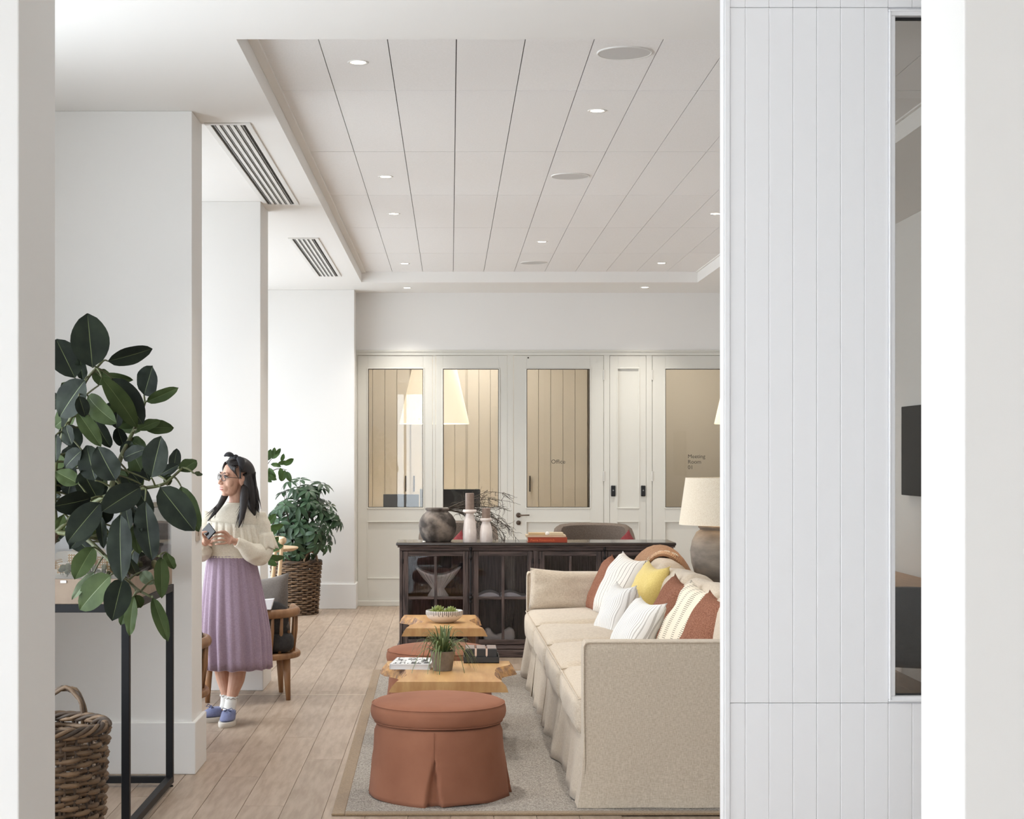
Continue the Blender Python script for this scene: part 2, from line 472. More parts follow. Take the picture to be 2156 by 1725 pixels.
# rooms behind the glass
BEIGE = mat('cupboard_board', srgb(208,200,188), 0.6, rand=0.015)
ROOMW = mat('back_room_paint', srgb(198,190,177), 0.7)
YK = 20.55
m = MB(); m.box(-1.35, -1.25, YR+0.05, 21.2, 0, ZS); struct(m.build('wall_office_left', ROOMW))
m = MB(); m.box(1.66, 1.74, YR+0.05, 21.2, 0, ZS); struct(m.build('wall_office_right', ROOMW))
m = MB(); m.box(-1.35, XR, 20.8, 21.2, 0, ZS); struct(m.build('wall_back', ROOMW))
# panelled cupboards along the office's far wall: each door is a set of boards
def cupboard(x0, x1, nb, label, handle):
    o = thing('cupboard', label, 'cupboard', (x0, YK, 0), group='tall cupboards in the office')
    t = MB(); t.box(0.0, x1-x0, 0.02, 0.24, 0, 3.05); t.build('carcass', ROOMW, o)
    w = (x1-x0-0.02)/nb
    t = MB(); t.box(0.002, w-0.002, 0, 0.02, 0.05, 3.0)
    f = None
    for k in range(nb):
        if f is None: f = t.build('board', BEIGE, o, bevel=0.003); f.location = (0.01, 0, 0)
        else: put('board', f, o, (0.01+w*k, 0, 0))
    hx = 0.05 if handle < 0 else x1-x0-0.05
    t = MB(); t.tube([(hx,-0.03,1.17),(hx,-0.03,1.36)], 0.008, 8); t.box(hx-0.006,hx+0.006,-0.03,0,1.19,1.2); t.box(hx-0.006,hx+0.006,-0.03,0,1.33,1.34)
    t.build('handle', mat('dark_bronze', srgb(72,64,58), 0.4, metal=0.6), o)
xs = [-1.24, -0.49, 0.19, 0.9, 1.65]
wh = ['left-hand office cupboard, behind the first glazed panel', 'office cupboard behind the hanging lamp', 'office cupboard behind the twig arrangement', 'right-hand office cupboard, behind the word Office']
for k in range(4): cupboard(xs[k], xs[k+1], 5, 'beige boarded '+wh[k], 1 if k % 2 == 0 else -1)
# lit cone pendants
SHADE = mat('lit_lamp_shade', srgb(250,243,228), 0.9, emit=srgb(255,238,212), estr=0.34)
def pendant(x, y, label, power):
    o = thing('pendant_lamp', label, 'lamp', (x, y, 1.96), group='cone pendants behind the glass')
    t = MB(); t.lathe([(0.39,0),(0.395,0.004),(0.155,1.05),(0.15,1.05),(0.385,0.004)], 40, cap=False); t.build('lamp_shade', SHADE, o, smooth=True, autosmooth=40)
    t = MB(); t.tube([(0,0,0.75),(0,0,ZS-1.96-0.02)], 0.006, 8); t.build('cord', DARK, o)
    t = MB(); t.lathe([(0.0001,ZS-1.96-0.025),(0.06,ZS-1.96-0.025),(0.06,ZS-1.96)], 20); t.build('ceiling_rose', CEIL, o, smooth=True, autosmooth=40)
    t = MB(); t.ball((0,0,0.5), 0.06, 14, 10); t.build('bulb', mat('warm_bulb', srgb(255,240,215), 0.5, emit=srgb(255,226,184), estr=5.0), o, smooth=True)
    l = bpy.data.lights.new('bulb_light', 'POINT'); l.energy = power; l.color = (1.0,0.93,0.83); l.shadow_soft_size = 0.08
    lo = bpy.data.objects.new('bulb_light', l); COL.objects.link(lo); lo.parent = o; lo.location = (0,0,0.3)
pendant((914.5-VPX)*19.3/F, 19.3, 'big lit cone shade hanging behind two glazed panels', 11)
pendant((1578-VPX)*19.3/F, 19.3, 'lit cone shade glimpsed behind the Meeting Room glass', 15)
# desk screens seen over the sill
ZDK = 0.74
dk = thing('office_desk', 'long pale desk under the office monitors behind the glass', 'desk', (0, 19.0, 0))
t = MB(); t.box(-1.05, 0.75, -0.4, 0.35, ZDK-0.03, ZDK); t.build('desktop', ROOMW, dk, bevel=0.004)
for sx in (-1.0, 0.7):
    t = MB(); t.box(sx-0.02, sx+0.02, -0.35, 0.3, 0, ZDK-0.03); t.build('leg_panel', ROOMW, dk)
def monitor(x0, x1, y0, Yd, label, shade):
    a = px(x0, y0, Yd); c = px(x1, y0, Yd); w = c.x-a.x; h = a.z-ZDK-0.09
    o = thing('computer_monitor', label, 'monitor', ((a.x+c.x)/2, Yd, ZDK+0.001), group='monitors on the office desk')
    t = MB(); t.box(-w/2, w/2, 0, 0.03, 0.09, 0.09+h); t.build('screen_back', mat('monitor_back_'+shade, srgb(shade), 0.5), o, bevel=0.006)
    t = MB(); t.box(-0.03,0.03,0.03,0.05,0.012,0.3); t.build('neck', mat('monitor_stand', srgb(60,60,62), 0.5), o, bevel=0.003)
    t = MB(); t.box(-0.12,0.12,-0.08,0.1,0.0,0.012); t.build('foot', mat('monitor_stand', srgb(60,60,62), 0.5), o, bevel=0.003)
monitor(807, 882, 1041, 18.75, 'blue-grey monitor low in the first glazed panel', '5c5d63')
monitor(884, 930, 1029.5, 19.05, 'pale grey monitor half hidden by the joinery post', '8d8a86')
monitor(929, 1011, 1030.5, 18.75, 'black monitor behind the twigs and the second glazed panel', '2d2c30')
# added ceiling lamps, out of view, that brighten the two back rooms
for x, y, who in ((0.2, 19.6, 'office'), (2.5, 19.6, 'meeting room')):
    o = thing('added_room_lamp', 'added unseen square lamp brightening the '+who+' behind the glass', 'lamp', (x, y, ZS), group='added unseen lamps of the back rooms')
    t = MB(); t.box(-0.3,0.3,-0.3,0.3,-0.03,0); t.build('housing', CEIL, o, bevel=0.004)
    t = MB(); t.box(-0.28,0.28,-0.28,0.28,-0.034,-0.03); t.build('diffuser', mat('added_lamp_diffuser', srgb(255,250,242), 0.5, emit=srgb(255,240,218), estr=3.0), o)
    l = bpy.data.lights.new('added_room_light', 'AREA'); l.size = 0.55; l.energy = 13 if who == 'office' else 8; l.color = (1,0.985,0.96)
    lo = bpy.data.objects.new('added_room_light', l); COL.objects.link(lo); lo.parent = o; lo.location = (0,0,-0.04)

# ---------------------------------------------------------------- white boarded screen wall with its inner window
YP = 6.3
def SX(p): return (p-VPX)*YP/F
def SZ(p): return EYE-(p-VPY)*YP/F
wx0, wx1, wz0, wz1 = SX(1875), 2.62, SZ(1473), SZ(25)
m = MB(); m.box(1.0135, wx0, YP+0.012, YP+0.1, 0, ZS); m.box(wx1, XR, YP+0.012, YP+0.1, 0, ZS)
m.box(wx0, wx1, YP+0.012, YP+0.1, 0, wz0); m.box(wx0, wx1, YP+0.012, YP+0.1, wz1, ZS)
scr = struct(m.build('wall_screen', PANEL))
m = MB(); m.box(1.0085, 1.0165, YP+0.0, YP+0.106, 0, ZS); m.box(1.0085, 1.029, YP-0.004, YP+0.012, 0, ZS); m.build('corner_trim', PANEL, scr, bevel=0.0025)
gx = [1.029] + [SX(1569.4)+0.08785*k for k in range(0, 26)]
gx = [g for g in gx if g < XR-0.03] + [XR]
zj0, zj1 = SZ(1481), SZ(15.5)
def board(x0, x1, z0, z1):
    t = MB(); g = 0.0002; t.box(x0+g, x1-g, YP, YP+0.0125, z0+0.0008, z1-0.0008); t.build('board', PANEL, scr, bevel=0.0024, seg=1)
for a, c in zip(gx, gx[1:]):
    board(a, c, 0.0, zj0); board(a, c, zj1, ZS)
    if c <= SX(1872) or a >= wx1+0.02: board(a, c, zj0, zj1)
m = MB(); frame(m, SX(1885), wx1-0.02, SZ(1466), SZ(33), 0.0155, YP-0.002, YP+0.05); frame(m, SX(1876), wx1, wz0, wz1, 0.009, YP-0.008, YP+0.012)
wf = struct(m.build('window_8', PANEL, bevel=0.003))
m = MB(); m.box(SX(1885), wx1-0.02, YP+0.03, YP+0.036, SZ(1466), SZ(33)); m.build('pane', glass_mat('screen_glass', (0.74,0.73,0.71,1), 1.4), wf)
m = MB(); frame(m, SX(1886), wx1-0.022, SZ(1463), SZ(38), 0.009, YP+0.026, YP+0.044); m.build('gasket', mat('black_gasket', srgb(28,27,28), 0.6), wf)

# ---------------------------------------------------------------- ceiling fixtures
LIT = mat('downlight_lens', srgb(255,250,240), 0.4, emit=srgb(255,244,224), estr=10.0)
TRIM = mat('downlight_trim', srgb(228,226,222), 0.4)
GRIL = mat('speaker_grille', srgb(196,194,192), 0.7, srgb(206,204,202), scale=600)
def on_plane(x, y, z):
    Y = (z-EYE)*F/(VPY-y); return Vector(((x-VPX)*Y/F, Y, z))
DL = [(754,131,ZT,'nearest downlight, in the ceiling tiles at upper left'), (1257,233,ZT,'downlight below the biggest ceiling speaker'), (812,372,ZT,'third downlight back on the left of the tile field'),
      (829,450,ZT,'fourth downlight back on the left of the tile field'), (1506,450,ZT,'downlight at the right beside the white boarded screen'), (1141,509,ZT,'downlight just above the smallest ceiling speaker'),
      (852,555,ZT,'farthest left downlight in the tile field'), (1393,554,ZT,'far right downlight in the last tile row'), (857,606,ZS,'left downlight in the plaster above the glazed panels'), (1358,605,ZS,'right downlight in the plaster above the Meeting Room door')]
proto = None
for x, y, z, lab in DL:
    p = on_plane(x, y, z)
    if proto is None:
        proto = thing('downlight', 'small round lit '+lab, 'downlight', p, group='recessed downlights')
        t = MB(); t.lathe([(0.034,0.004),(0.036,-0.002),(0.047,-0.004),(0.050,0.0),(0.050,0.004)], 28, cap=False); t.build('trim_ring', TRIM, proto, smooth=True)
        t = MB(); t.lathe([(0.0001,-0.001),(0.0345,-0.001),(0.0345,0.003)], 24); t.build('lens', LIT, proto, smooth=True, autosmooth=40)
        l = bpy.data.lights.new('downlight_beam', 'SPOT'); l.energy = 66; l.color = (1,0.95,0.87); l.spot_size = radians(100); l.spot_blend = 1.0; l.shadow_soft_size = 0.035
        lo = bpy.data.objects.new('downlight_beam', l); COL.objects.link(lo); lo.parent = proto; lo.location = (0,0,-0.01)
    else: dup(proto, p, label='small round lit '+lab)
proto = None
for x, y, lab in ((1315,110.5,'biggest round ceiling speaker, nearest, at upper right'), (1201,370.5,'middle round ceiling speaker in the tile field'), (1123.5,553,'small far round ceiling speaker in the last tile row')):
    p = on_plane(x, y, ZT)
    if proto is None:
        proto = thing('ceiling_speaker', lab, 'speaker', p, group='round ceiling speakers')
        t = MB(); t.lathe([(0.118,0.002),(0.119,-0.006),(0.126,-0.006),(0.1275,0.002)], 48, cap=False); t.build('rim', TRIM, proto, smooth=True)
        t = MB(); t.lathe([(0.0001,-0.0055),(0.118,-0.0045),(0.118,0.002)], 48); t.build('grille', GRIL, proto, smooth=True, autosmooth=40)
    else: dup(proto, p, label=lab)
VENT = mat('vent_paint', srgb(228,226,222), 0.5)
VMET = mat('vent_metal', srgb(128,126,122), 0.4, metal=0.6)
def vent(x0, x1, y0, y1, label):
    o = thing('air_vent', label, 'air vent', ((x0+x1)/2, (y0+y1)/2, ZS), group='slotted air vents in the plaster soffit')
    w = x1-x0; l = y1-y0
    t = MB(); frame(t, -w/2+0.03, w/2-0.03, -l/2+0.03, l/2-0.03, 0.03, -0.008, 0.0); t.v = [(a, c, b) for a, b, c in t.v]; t.f = [f[::-1] for f in t.f]
    t.build('frame', VENT, o, bevel=0.002)
    t = MB(); t.box(-w/2+0.028, w/2-0.028, -l/2+0.028, l/2-0.028, -0.0015, -0.0005); t.build('backing', DARK, o)
    n = 4; pitch = (w-0.06)/(n+1)
    t = MB(); t.box(-pitch*0.26, pitch*0.26, -l/2+0.03, l/2-0.03, -0.009, -0.002); f = None
    for k in range(n):
        x = -w/2+0.03+pitch*(k+1)
        if f is None: f = t.build('slat', VENT, o, bevel=0.002); f.location = (x, 0, 0)
        else: put('slat', f, o, (x, 0, 0))
    t = MB(); t.box(-0.003, 0.003, -l/2+0.03, l/2-0.03, -0.006, -0.002); f = None
    for k in range(n+1):
        x = -w/2+0.03+pitch*(k+0.5)
        if f is None: f = t.build('vane', VMET, o); f.location = (x, 0, 0)
        else: put('vane', f, o, (x, 0, 0))
vent(-1.285, -1.043, 8.9, 11.78, 'long slotted air vent between the two left piers, nearest')
vent(-1.295, -1.053, 13.6, 16.5, 'shorter-looking slotted air vent beyond the middle pier')
# ---------------------------------------------------------------- rug
LINEN = weave('sofa_linen', srgb(208,194,175), srgb(184,168,148), scale=330, bump=0.12, horiz=1.0)
RUGM = mat('rug_wool', srgb(128,121,114), 0.95, srgb(186,179,170), scale=150, bump=0.6, bscale=150, ramp=(0.36,0.62), spec=0.1)
RUGB = weave('rug_binding', srgb(158,136,108), srgb(126,104,80), scale=700, bump=0.4)
rug = thing('area_rug', 'grey flecked wool rug with a tan bound edge under the sofa', 'rug', (-0.53, 7.585, 0), 0.0092)
t = MB(); t.box(0.058, 2.70, 0.055, 5.06, 0.0005, 0.0105); t.build('pile', RUGM, rug, bevel=0.003)
for i, (x0,x1,y0,y1) in enumerate(((0,0.06,0.0,5.12),(2.69,2.75,0,5.12),(0.06,2.69,0.0,0.057),(0.06,2.69,5.06,5.12))):
    t = MB(); t.box(x0,x1,y0,y1,0.0005,0.012); t.build('border', RUGB, rug, bevel=0.005, seg=3)
RZ0 = 0.0122

# ---------------------------------------------------------------- soft shapes
def soft_box(w, d, h, bulge=0.03, r=0.05, n=14, puff=0.0, seed=0):
    """rounded cushion block centred at the origin; bulging faces"""
    m = MB()
    def pos(u, v, s, axis):
        pass
    bm = bmesh.new(); bmesh.ops.create_cube(bm, size=2.0)
    bmesh.ops.subdivide_edges(bm, edges=bm.edges[:], cuts=n, use_grid_fill=True)
    vs = []
    for v in bm.verts:
        p = v.co.copy(); q = Vector((p.x*w/2, p.y*d/2, p.z*h/2))
        lim = Vector((w/2-r, d/2-r, h/2-r))
        c = Vector((max(-lim.x,min(lim.x,q.x)), max(-lim.y,min(lim.y,q.y)), max(-lim.z,min(lim.z,q.z))))
        dv = q-c
        if dv.length > 1e-9: q = c + dv.normalized()*r
        fx, fy, fz = (1-p.x*p.x), (1-p.y*p.y), (1-p.z*p.z)
        q.z += bulge*p.z*fx**0.6*fy**0.6
        q.x += bulge*0.5*p.x*fy**0.5*fz; q.y += bulge*0.4*p.y*fx**0.5*fz
        nz = noise.noise(Vector((q.x*3+seed*7.3, q.y*3, q.z*3+seed)))*0.012*(1+puff)
        q += v.normal*nz if v.normal.length > 0 else Vector()
        v.co = q; vs.append(q)
    me = MB(); idx = {v: i for i, v in enumerate(bm.verts)}
    me.v = [tuple(v.co) for v in bm.verts]; me.f = [tuple(idx[v] for v in f.verts) for f in bm.faces]; me.mi = [0]*len(me.f)
    bm.free(); return me
def xf(mb, M):
    mb.v = [tuple(M @ Vector(v)) for v in mb.v]; return mb
def pillow(w, h, t, n=16, ear=0.06, seed=0, sag=0.02):
    """square scatter cushion: x width, z height, y thickness; pinched edges with pointed corners"""
    m = MB(); rings = []
    rr = random.Random(seed)
    for side in (1, -1):
        vs = []
        for j in range(n+1):
            for i in range(n+1):
                u = -1+2*i/n; v = -1+2*j/n
                pin = ear*(1-v*v)*abs(u)**3; pin2 = ear*(1-u*u)*abs(v)**3
                x = (u - (pin if u > 0 else -pin))*w/2; z = (v - (pin2 if v > 0 else -pin2))*h/2
                th = t/2*((1-u**4)*(1-v**4))**0.55*(0.82+0.18*(1-u*u)*(1-v*v))
                th *= 1 - 0.12*v
                wr = noise.noise(Vector((u*2.2+seed*3.1, v*2.2, seed)))*0.014*min(1, th/(t/2)*2)
                ch = -sag*(1-u*u)*max(0, v)**2
                vs.append((x, -side*(th+wr) if th > 1e-6 else 0.0, z+ch))
        fs = []
        for j in range(n):
            for i in range(n):
                a = j*(n+1)+i; q = (a, a+1, a+n+2, a+n+1)
                fs.append(q if side == 1 else q[::-1])
        m.add(vs, fs)
    # weld the two faces along the edge
    key = {}; remap = []; nv = []
    for p in m.v:
        k = (round(p[0],5), round(p[1],5), round(p[2],5))
        if k not in key: key[k] = len(nv); nv.append(p)
        remap.append(key[k])
    m.v = nv; m.f = [tuple(remap[i] for i in f) for f in m.f]
    return m

# ---------------------------------------------------------------- sofa (long slip-covered, skirted)
sofa = thing('sofa', 'long beige linen slip-covered sofa with low square arms and a skirt', 'sofa', (0.565, 7.722, RZ0), 0.0105)
SL, SD = 4.74, 1.14
def arm(v0, v1, near):
    m = MB(); n = 14; rings = []
    zs = [0.0, 0.03, 0.10, 0.20, 0.30, 0.45, 0.60, 0.70, 0.735, 0.747]
    for z in zs:
        fl = max(0, 0.26-z)/0.26; f = fl*fl
        u0 = 0.035 - 0.03*f; u1 = SD; ext = 0.018*f
        e = 0 if z < 0.72 else 0.012*((z-0.72)/0.027)**2
        va = v0-(ext if near else 0)+e; vb = v1+(0 if near else ext)-e
        q = []
        for i in range(n): q.append((u0+e+(u1-u0-e)*i/(n-1), va-(0.006*f*sin(i*1.3) if near else 0), z))
        for i in range(n): q.append((u1-(u1-u0-e)*i/(n-1), vb, z))
        rings.append(q)
    m.loft(rings)
    o = m.build('arm', LINEN, sofa, smooth=True, autosmooth=50)
    # piping along the outline
    p = MB(); va = v0-0.001 if near else v0-0.003
    z1 = 0.745; pts = [(0.038, va, 0.02), (0.04, va, 0.2), (0.036, va, 0.5), (0.036, va, z1-0.02), (0.044, va, z1-0.006), (0.06, va, z1-0.001)] + [(0.06+(SD-0.08)*i/10, va, z1-0.001) for i in range(1,11)]
    p.tube(pts, 0.0042, 6); p.build('piping', LINEN, o, smooth=True)
    return o
arm(0.0, 0.13, True); arm(SL-0.13, SL, False)
# seat base and pleated skirt along the front
m = MB(); m.box(0.07, SD-0.04, 0.12, SL-0.12, 0.06, 0.30); m.build('seat_base', LINEN, sofa)
def skirt_run(v0, v1, seed):
    m = MB(); n = max(8, int((v1-v0)/0.02)); rows = [0.0, 0.05, 0.12, 0.2, 0.27, 0.31]; rings = []
    for z in rows:
        f = max(0, (0.31-z)/0.31); q = []
        for i in range(n+1):
            s = i/n; v = v0+(v1-v0)*s
            wv = 0.016*sin(s*9+seed*2.1)+0.010*sin(s*23+seed)
            end = 0.012*(abs(2*s-1)**6)
            q.append((0.045 - 0.030*f + wv*f - end*f*1.2, v, z + (0.004*sin(s*7+seed) if z == 0 else 0)))
        rings.append(q)
    m.loft(rings, cap=False, closed_ring=False)
    o = m.build('skirt', LINEN, sofa, smooth=True); so = o.modifiers.new('s', 'SOLIDIFY'); so.thickness = 0.006; so.offset = -1
    return o
seats = [(0.13+ (SL-0.26)*k/4, 0.13+(SL-0.26)*(k+1)/4) for k in range(4)]
for k, (a, c) in enumerate(((0.02, 1.30), (1.315, 2.42), (2.435, 3.55), (3.565, SL-0.02))): skirt_run(a, c, k+1)
for k, (a, c) in enumerate(seats):
    mb = soft_box(0.80, c-a-0.006, 0.20, bulge=0.032, r=0.055, n=16, seed=k)
    mb.v = [(x+0.40+0.018, y+(a+c)/2, z+0.385) for x, y, z in mb.v]
    o = mb.build('seat_cushion', LINEN, sofa, smooth=True)
    p = MB(); hw = (c-a)/2-0.01
    pts = [(0.024, (a+c)/2+hw*s/10, 0.468) for s in range(-10, 11)]
    p.tube([(0.8,(a+c)/2-hw,0.482),(0.05,(a+c)/2-hw,0.474)]+pts+[(0.05,(a+c)/2+hw,0.474),(0.8,(a+c)/2+hw,0.482)], 0.0035, 6); p.build('piping', LINEN, o, smooth=True)
m = MB(); m.box(SD-0.14, SD, 0.0, SL, 0.0, 0.74); m.build('back_frame', LINEN, sofa, bevel=0.03, seg=3)
for k, (a, c) in enumerate(seats):
    mb = soft_box(0.24, c-a-0.01, 0.41, bulge=0.03, r=0.085, n=14, puff=1.2, seed=k+11)
    M = Matrix.Translation((0.91, (a+c)/2, 0.645)) @ Matrix.Rotation(radians(9), 4, 'Y')
    xf(mb, M); mb.build('back_cushion', LINEN, sofa, smooth=True)

# ---------------------------------------------------------------- scatter cushions
RUST = mat('rust_boucle', srgb(122,80,63), 0.95, srgb(160,113,92), scale=170, bump=0.5, bscale=220, spec=0.1)
YELL = weave('yellow_linen', srgb(230,208,134), srgb(212,186,108), scale=500, bump=0.35)
RIB = None
def striped(name, base, line, freq, width, axis=0, rough=0.9, jitter=0.0, sub=None):
    m = bpy.data.materials.new(name); m.use_nodes = True
    n = m.node_tree.nodes; L = m.node_tree.links; b = n['Principled BSDF']; b.inputs['Roughness'].default_value = rough
    b.inputs['Specular IOR Level'].default_value = 0.2; b.inputs['Sheen Weight'].default_value = 0.2
    tc = n.new('ShaderNodeTexCoord'); sp = n.new('ShaderNodeSeparateXYZ'); L.new(tc.outputs['Object'], sp.inputs[0])
    mu = n.new('ShaderNodeMath'); mu.operation = 'MULTIPLY'; mu.inputs[1].default_value = freq; L.new(sp.outputs[axis], mu.inputs[0])
    fr = n.new('ShaderNodeMath'); fr.operation = 'FRACT'; L.new(mu.outputs[0], fr.inputs[0])
    lt = n.new('ShaderNodeMath'); lt.operation = 'LESS_THAN'; lt.inputs[1].default_value = width; L.new(fr.outputs[0], lt.inputs[0])
    out = lt.outputs[0]
    if sub is not None:   # only where a second coordinate falls in bands
        m2 = n.new('ShaderNodeMath'); m2.operation = 'MULTIPLY'; m2.inputs[1].default_value = sub[1]; L.new(sp.outputs[sub[0]], m2.inputs[0])
        f2 = n.new('ShaderNodeMath'); f2.operation = 'FRACT'; L.new(m2.outputs[0], f2.inputs[0])
        l2 = n.new('ShaderNodeMath'); l2.operation = 'LESS_THAN'; l2.inputs[1].default_value = sub[2]; L.new(f2.outputs[0], l2.inputs[0])
        an = n.new('ShaderNodeMath'); an.operation = 'MULTIPLY'; L.new(out, an.inputs[0]); L.new(l2.outputs[0], an.inputs[1]); out = an.outputs[0]
    mx = n.new('ShaderNodeMix'); mx.data_type = 'RGBA'; mx.inputs[6].default_value = base; mx.inputs[7].default_value = line
    L.new(out, mx.inputs[0]); L.new(mx.outputs[2], b.inputs['Base Color'])
    bp = n.new('ShaderNodeBump'); bp.inputs['Strength'].default_value = 0.3; bp.inputs['Distance'].default_value = 0.004
    L.new(lt.outputs[0], bp.inputs['Height']); L.new(bp.outputs[0], b.inputs['Normal'])
    MATS[name] = m; return m
STRIPE = striped('white_pinstripe', srgb(226,220,212), srgb(96,86,78), 26, 0.10)
RIBBED = striped('white_ribbed', srgb(232,230,227), srgb(190,186,182), 60, 0.34)
PATT = striped('cream_patterned', srgb(228,218,198), srgb(120,108,92), 90, 0.30, axis=2, sub=(0, 11.0, 0.42))
def cushion(name, label, mtl, cx, cy, Y, w, h, t, yaw, lean=14, roll=0, seed=0, ear=0.07, group='scatter cushions on the sofa'):
    c = px(cx, cy, Y)
    o = pillow(w, h, t, seed=seed, ear=ear).build(name, mtl, None, smooth=True)
    M = Matrix.Translation(c) @ Matrix.Rotation(-radians(90-yaw), 4, 'Z') @ Matrix.Rotation(-radians(lean), 4, 'X') @ Matrix.Rotation(radians(roll), 4, 'Y')
    o.matrix_world = M
    return tag(o, label, 'cushion', group)
cushion('scatter_cushion', 'rust cushion farthest back, beside the sofa far arm', RUST, 1277, 1237, 12.0, 0.46, 0.45, 0.17, 8, 22, 4, 1)
cushion('scatter_cushion', 'tall white cushion with thin dark stripes, next to the far rust one', STRIPE, 1307, 1236, 11.62, 0.50, 0.48, 0.19, 17, 26, 4, 2)
cushion('scatter_cushion', 'yellow linen cushion in the middle of the row', YELL, 1363, 1247, 10.95, 0.42, 0.41, 0.16, 14, 22, 3, 3, ear=0.12)
cushion('scatter_cushion', 'small white ribbed cushion in front of the striped one', RIBBED, 1299, 1288, 10.72, 0.38, 0.38, 0.17, 14, 20, 0, 4, ear=0.09)
cushion('scatter_cushion', 'rust cushion between the yellow and the cream patterned cushions', RUST, 1415, 1289, 10.1, 0.46, 0.44, 0.18, 12, 24, 4, 5, ear=0.1)
cushion('scatter_cushion', 'small white ribbed cushion nearest the front of the sofa seat', RIBBED, 1343, 1324, 9.65, 0.38, 0.38, 0.17, 18, 30, 2, 6, ear=0.09)
cushion('scatter_cushion', 'cream cushion with dark dashed woven pattern', PATT, 1458, 1312, 9.35, 0.50, 0.46, 0.18, 20, 28, 4, 7, ear=0.09)
cushion('scatter_cushion', 'rust cushion cut off by the white boarded screen', RUST, 1494, 1330, 8.85, 0.42, 0.42, 0.18, 18, 26, 4, 8, ear=0.1)
c = pillow(0.60, 0.30, 0.13, seed=21, ear=0.03, sag=0.008).build('arm_cushion', LINEN, None, smooth=True)
c.matrix_world = Matrix.Translation((0.862, 12.25, 0.632)) @ Matrix.Rotation(radians(0.6), 4, 'Z') @ Matrix.Rotation(radians(-6), 4, 'X') @ Matrix.Rotation(radians(3), 4, 'Y')
tag(c, 'beige linen lumbar cushion leaning on the sofa far arm', 'cushion', 'scatter cushions on the sofa')
# brown throw with a beaded edge over the far corner of the sofa back
thr = thing('throw_blanket', 'brown throw with beaded trim over the far end of the sofa back', 'throw', px(1378, 1185, 12.05))
BROWN = mat('brown_felt', srgb(168,128,96), 0.9, srgb(150,112,82), scale=60)
def throw_pt(s, q):
    # s 0..1 along the sofa, q 0..1 from the seat side over the top to behind
    x = 1.46 + 0.18*(q-0.5)*2 + 0.02*sin(s*6); z = 0.905 + 0.045*sin(pi*s)**0.7 - 0.75*abs(q-0.5)**2.1 + 0.008*sin(s*11+q*5)
    return (x+0.02*s, 11.72+0.62*s, z)
m = MB(); rings = [[throw_pt(s/14, q/12) for q in range(13)] for s in range(15)]
m.loft(rings, cap=False, closed_ring=False)
o = m.build('blanket', BROWN, thr, smooth=True, world=True); so = o.modifiers.new('s', 'SOLIDIFY'); so.thickness = 0.018; so.offset = 1
bd = MB()
for k in range(3):
    pts = [throw_pt(0.02+0.05*k, q/30) for q in range(31)]
    for i, p in enumerate(pts): bd.ball((p[0], p[1]-0.004, p[2]+0.014), 0.0085, 6, 5)
o = bd.build('bead_trim', mat('bead_trim', srgb(206,170,136), 0.6), thr, smooth=True, world=True); o['kind'] = 'stuff'
fr = MB(); rr = random.Random(4)
for i in range(26):
    p = throw_pt(0.17, 0.12+0.03*i*0.8); a = rr.uniform(-1,1)
    fr.tube([(p[0],p[1],p[2]+0.016),(p[0]+0.012*a,p[1]-0.02,p[2]+0.018),(p[0]+0.02*a,p[1]-0.045,p[2]+0.004)], 0.003, 5)
o = fr.build('fringe', mat('cream_fringe', srgb(226,214,194), 0.9), thr, world=True); o['kind'] = 'stuff'

# ---------------------------------------------------------------- ottomans
VELV = mat('terracotta_velvet', srgb(158,108,85), 0.9, srgb(144,96,75), scale=3.5, bump=0.15, bscale=9, sheen=0.05, spec=0.1, detail=6)
def ottoman(label):
    o = thing('ottoman', label, 'ottoman', (0,0,0), group='round terracotta ottomans')
    m = MB(); n = 220; rings = []
    zs = [0.0, 0.02, 0.05, 0.09, 0.13, 0.17, 0.21, 0.26, 0.30, 0.325, 0.333]
    pl = [-pi/2-0.06, -pi/2-0.06+pi/2, -pi/2-0.06+pi, -pi/2-0.06-pi/2]
    for z in zs:
        f = max(0.0, (0.30-z)/0.30); q = []
        base = 0.302 + 0.024*f**1.3 - (0.01 if z > 0.32 else 0)
        for j in range(n):
            a = 2*pi*j/n; r = base
            r += f*f*(0.007*sin(3*a+0.6)+0.005*sin(7*a+1.2))
            for p0 in pl:
                d = (a-p0+pi) % (2*pi)-pi; s = d*base
                hw = 0.034*max(0.0, (0.20-z)/0.20)**0.8
                if hw > 0:
                    if abs(s) < hw: r -= 0.03*min(1, (hw-abs(s))/0.007)
                    else: r += 0.012*f*math.exp(-(abs(s)-hw)/0.07)
            q.append((r*cos(a), r*sin(a), z + (0.004*sin(4*a) if z == 0 else 0)))
        rings.append(q)
    m.loft(rings); m.build('skirt', VELV, o, smooth=True)
    c = MB(); prof = [(0.25,0.337),(0.29,0.340),(0.312,0.356),(0.320,0.385),(0.317,0.415),(0.304,0.436),(0.275,0.447),(0.2,0.457),(0.1,0.462),(0.0001,0.463)]
    c.lathe(prof, 72, wob=lambda a, z: 0.008*sin(2*a+0.5)+0.005*sin(5*a)); cu = c.build('seat_cushion', VELV, o, smooth=True, subsurf=1)
    for rr_, z in ((0.3105, 0.4275), (0.300, 0.3455)):
        p = MB(); p.tube([(rr_*(1+0.008*sin(2*a+0.5)+0.005*sin(5*a))*cos(a), rr_*(1+0.008*sin(2*a+0.5)+0.005*sin(5*a))*sin(a), z) for a in [2*pi*i/72 for i in range(72)]], 0.0028, 6, closed=True); p.build('piping', VELV, cu, smooth=True)
    p = MB(); p.tube([((0.298+0.024*max(0,(0.3-z)/0.3)**1.3+0.005)*cos(pl[0]), (0.298+0.024*max(0,(0.3-z)/0.3)**1.3+0.005)*sin(pl[0]), z) for z in (0.19,0.22,0.25,0.28,0.31,0.33)], 0.0018, 5); p.build('seam', VELV, o, smooth=True)
    return o
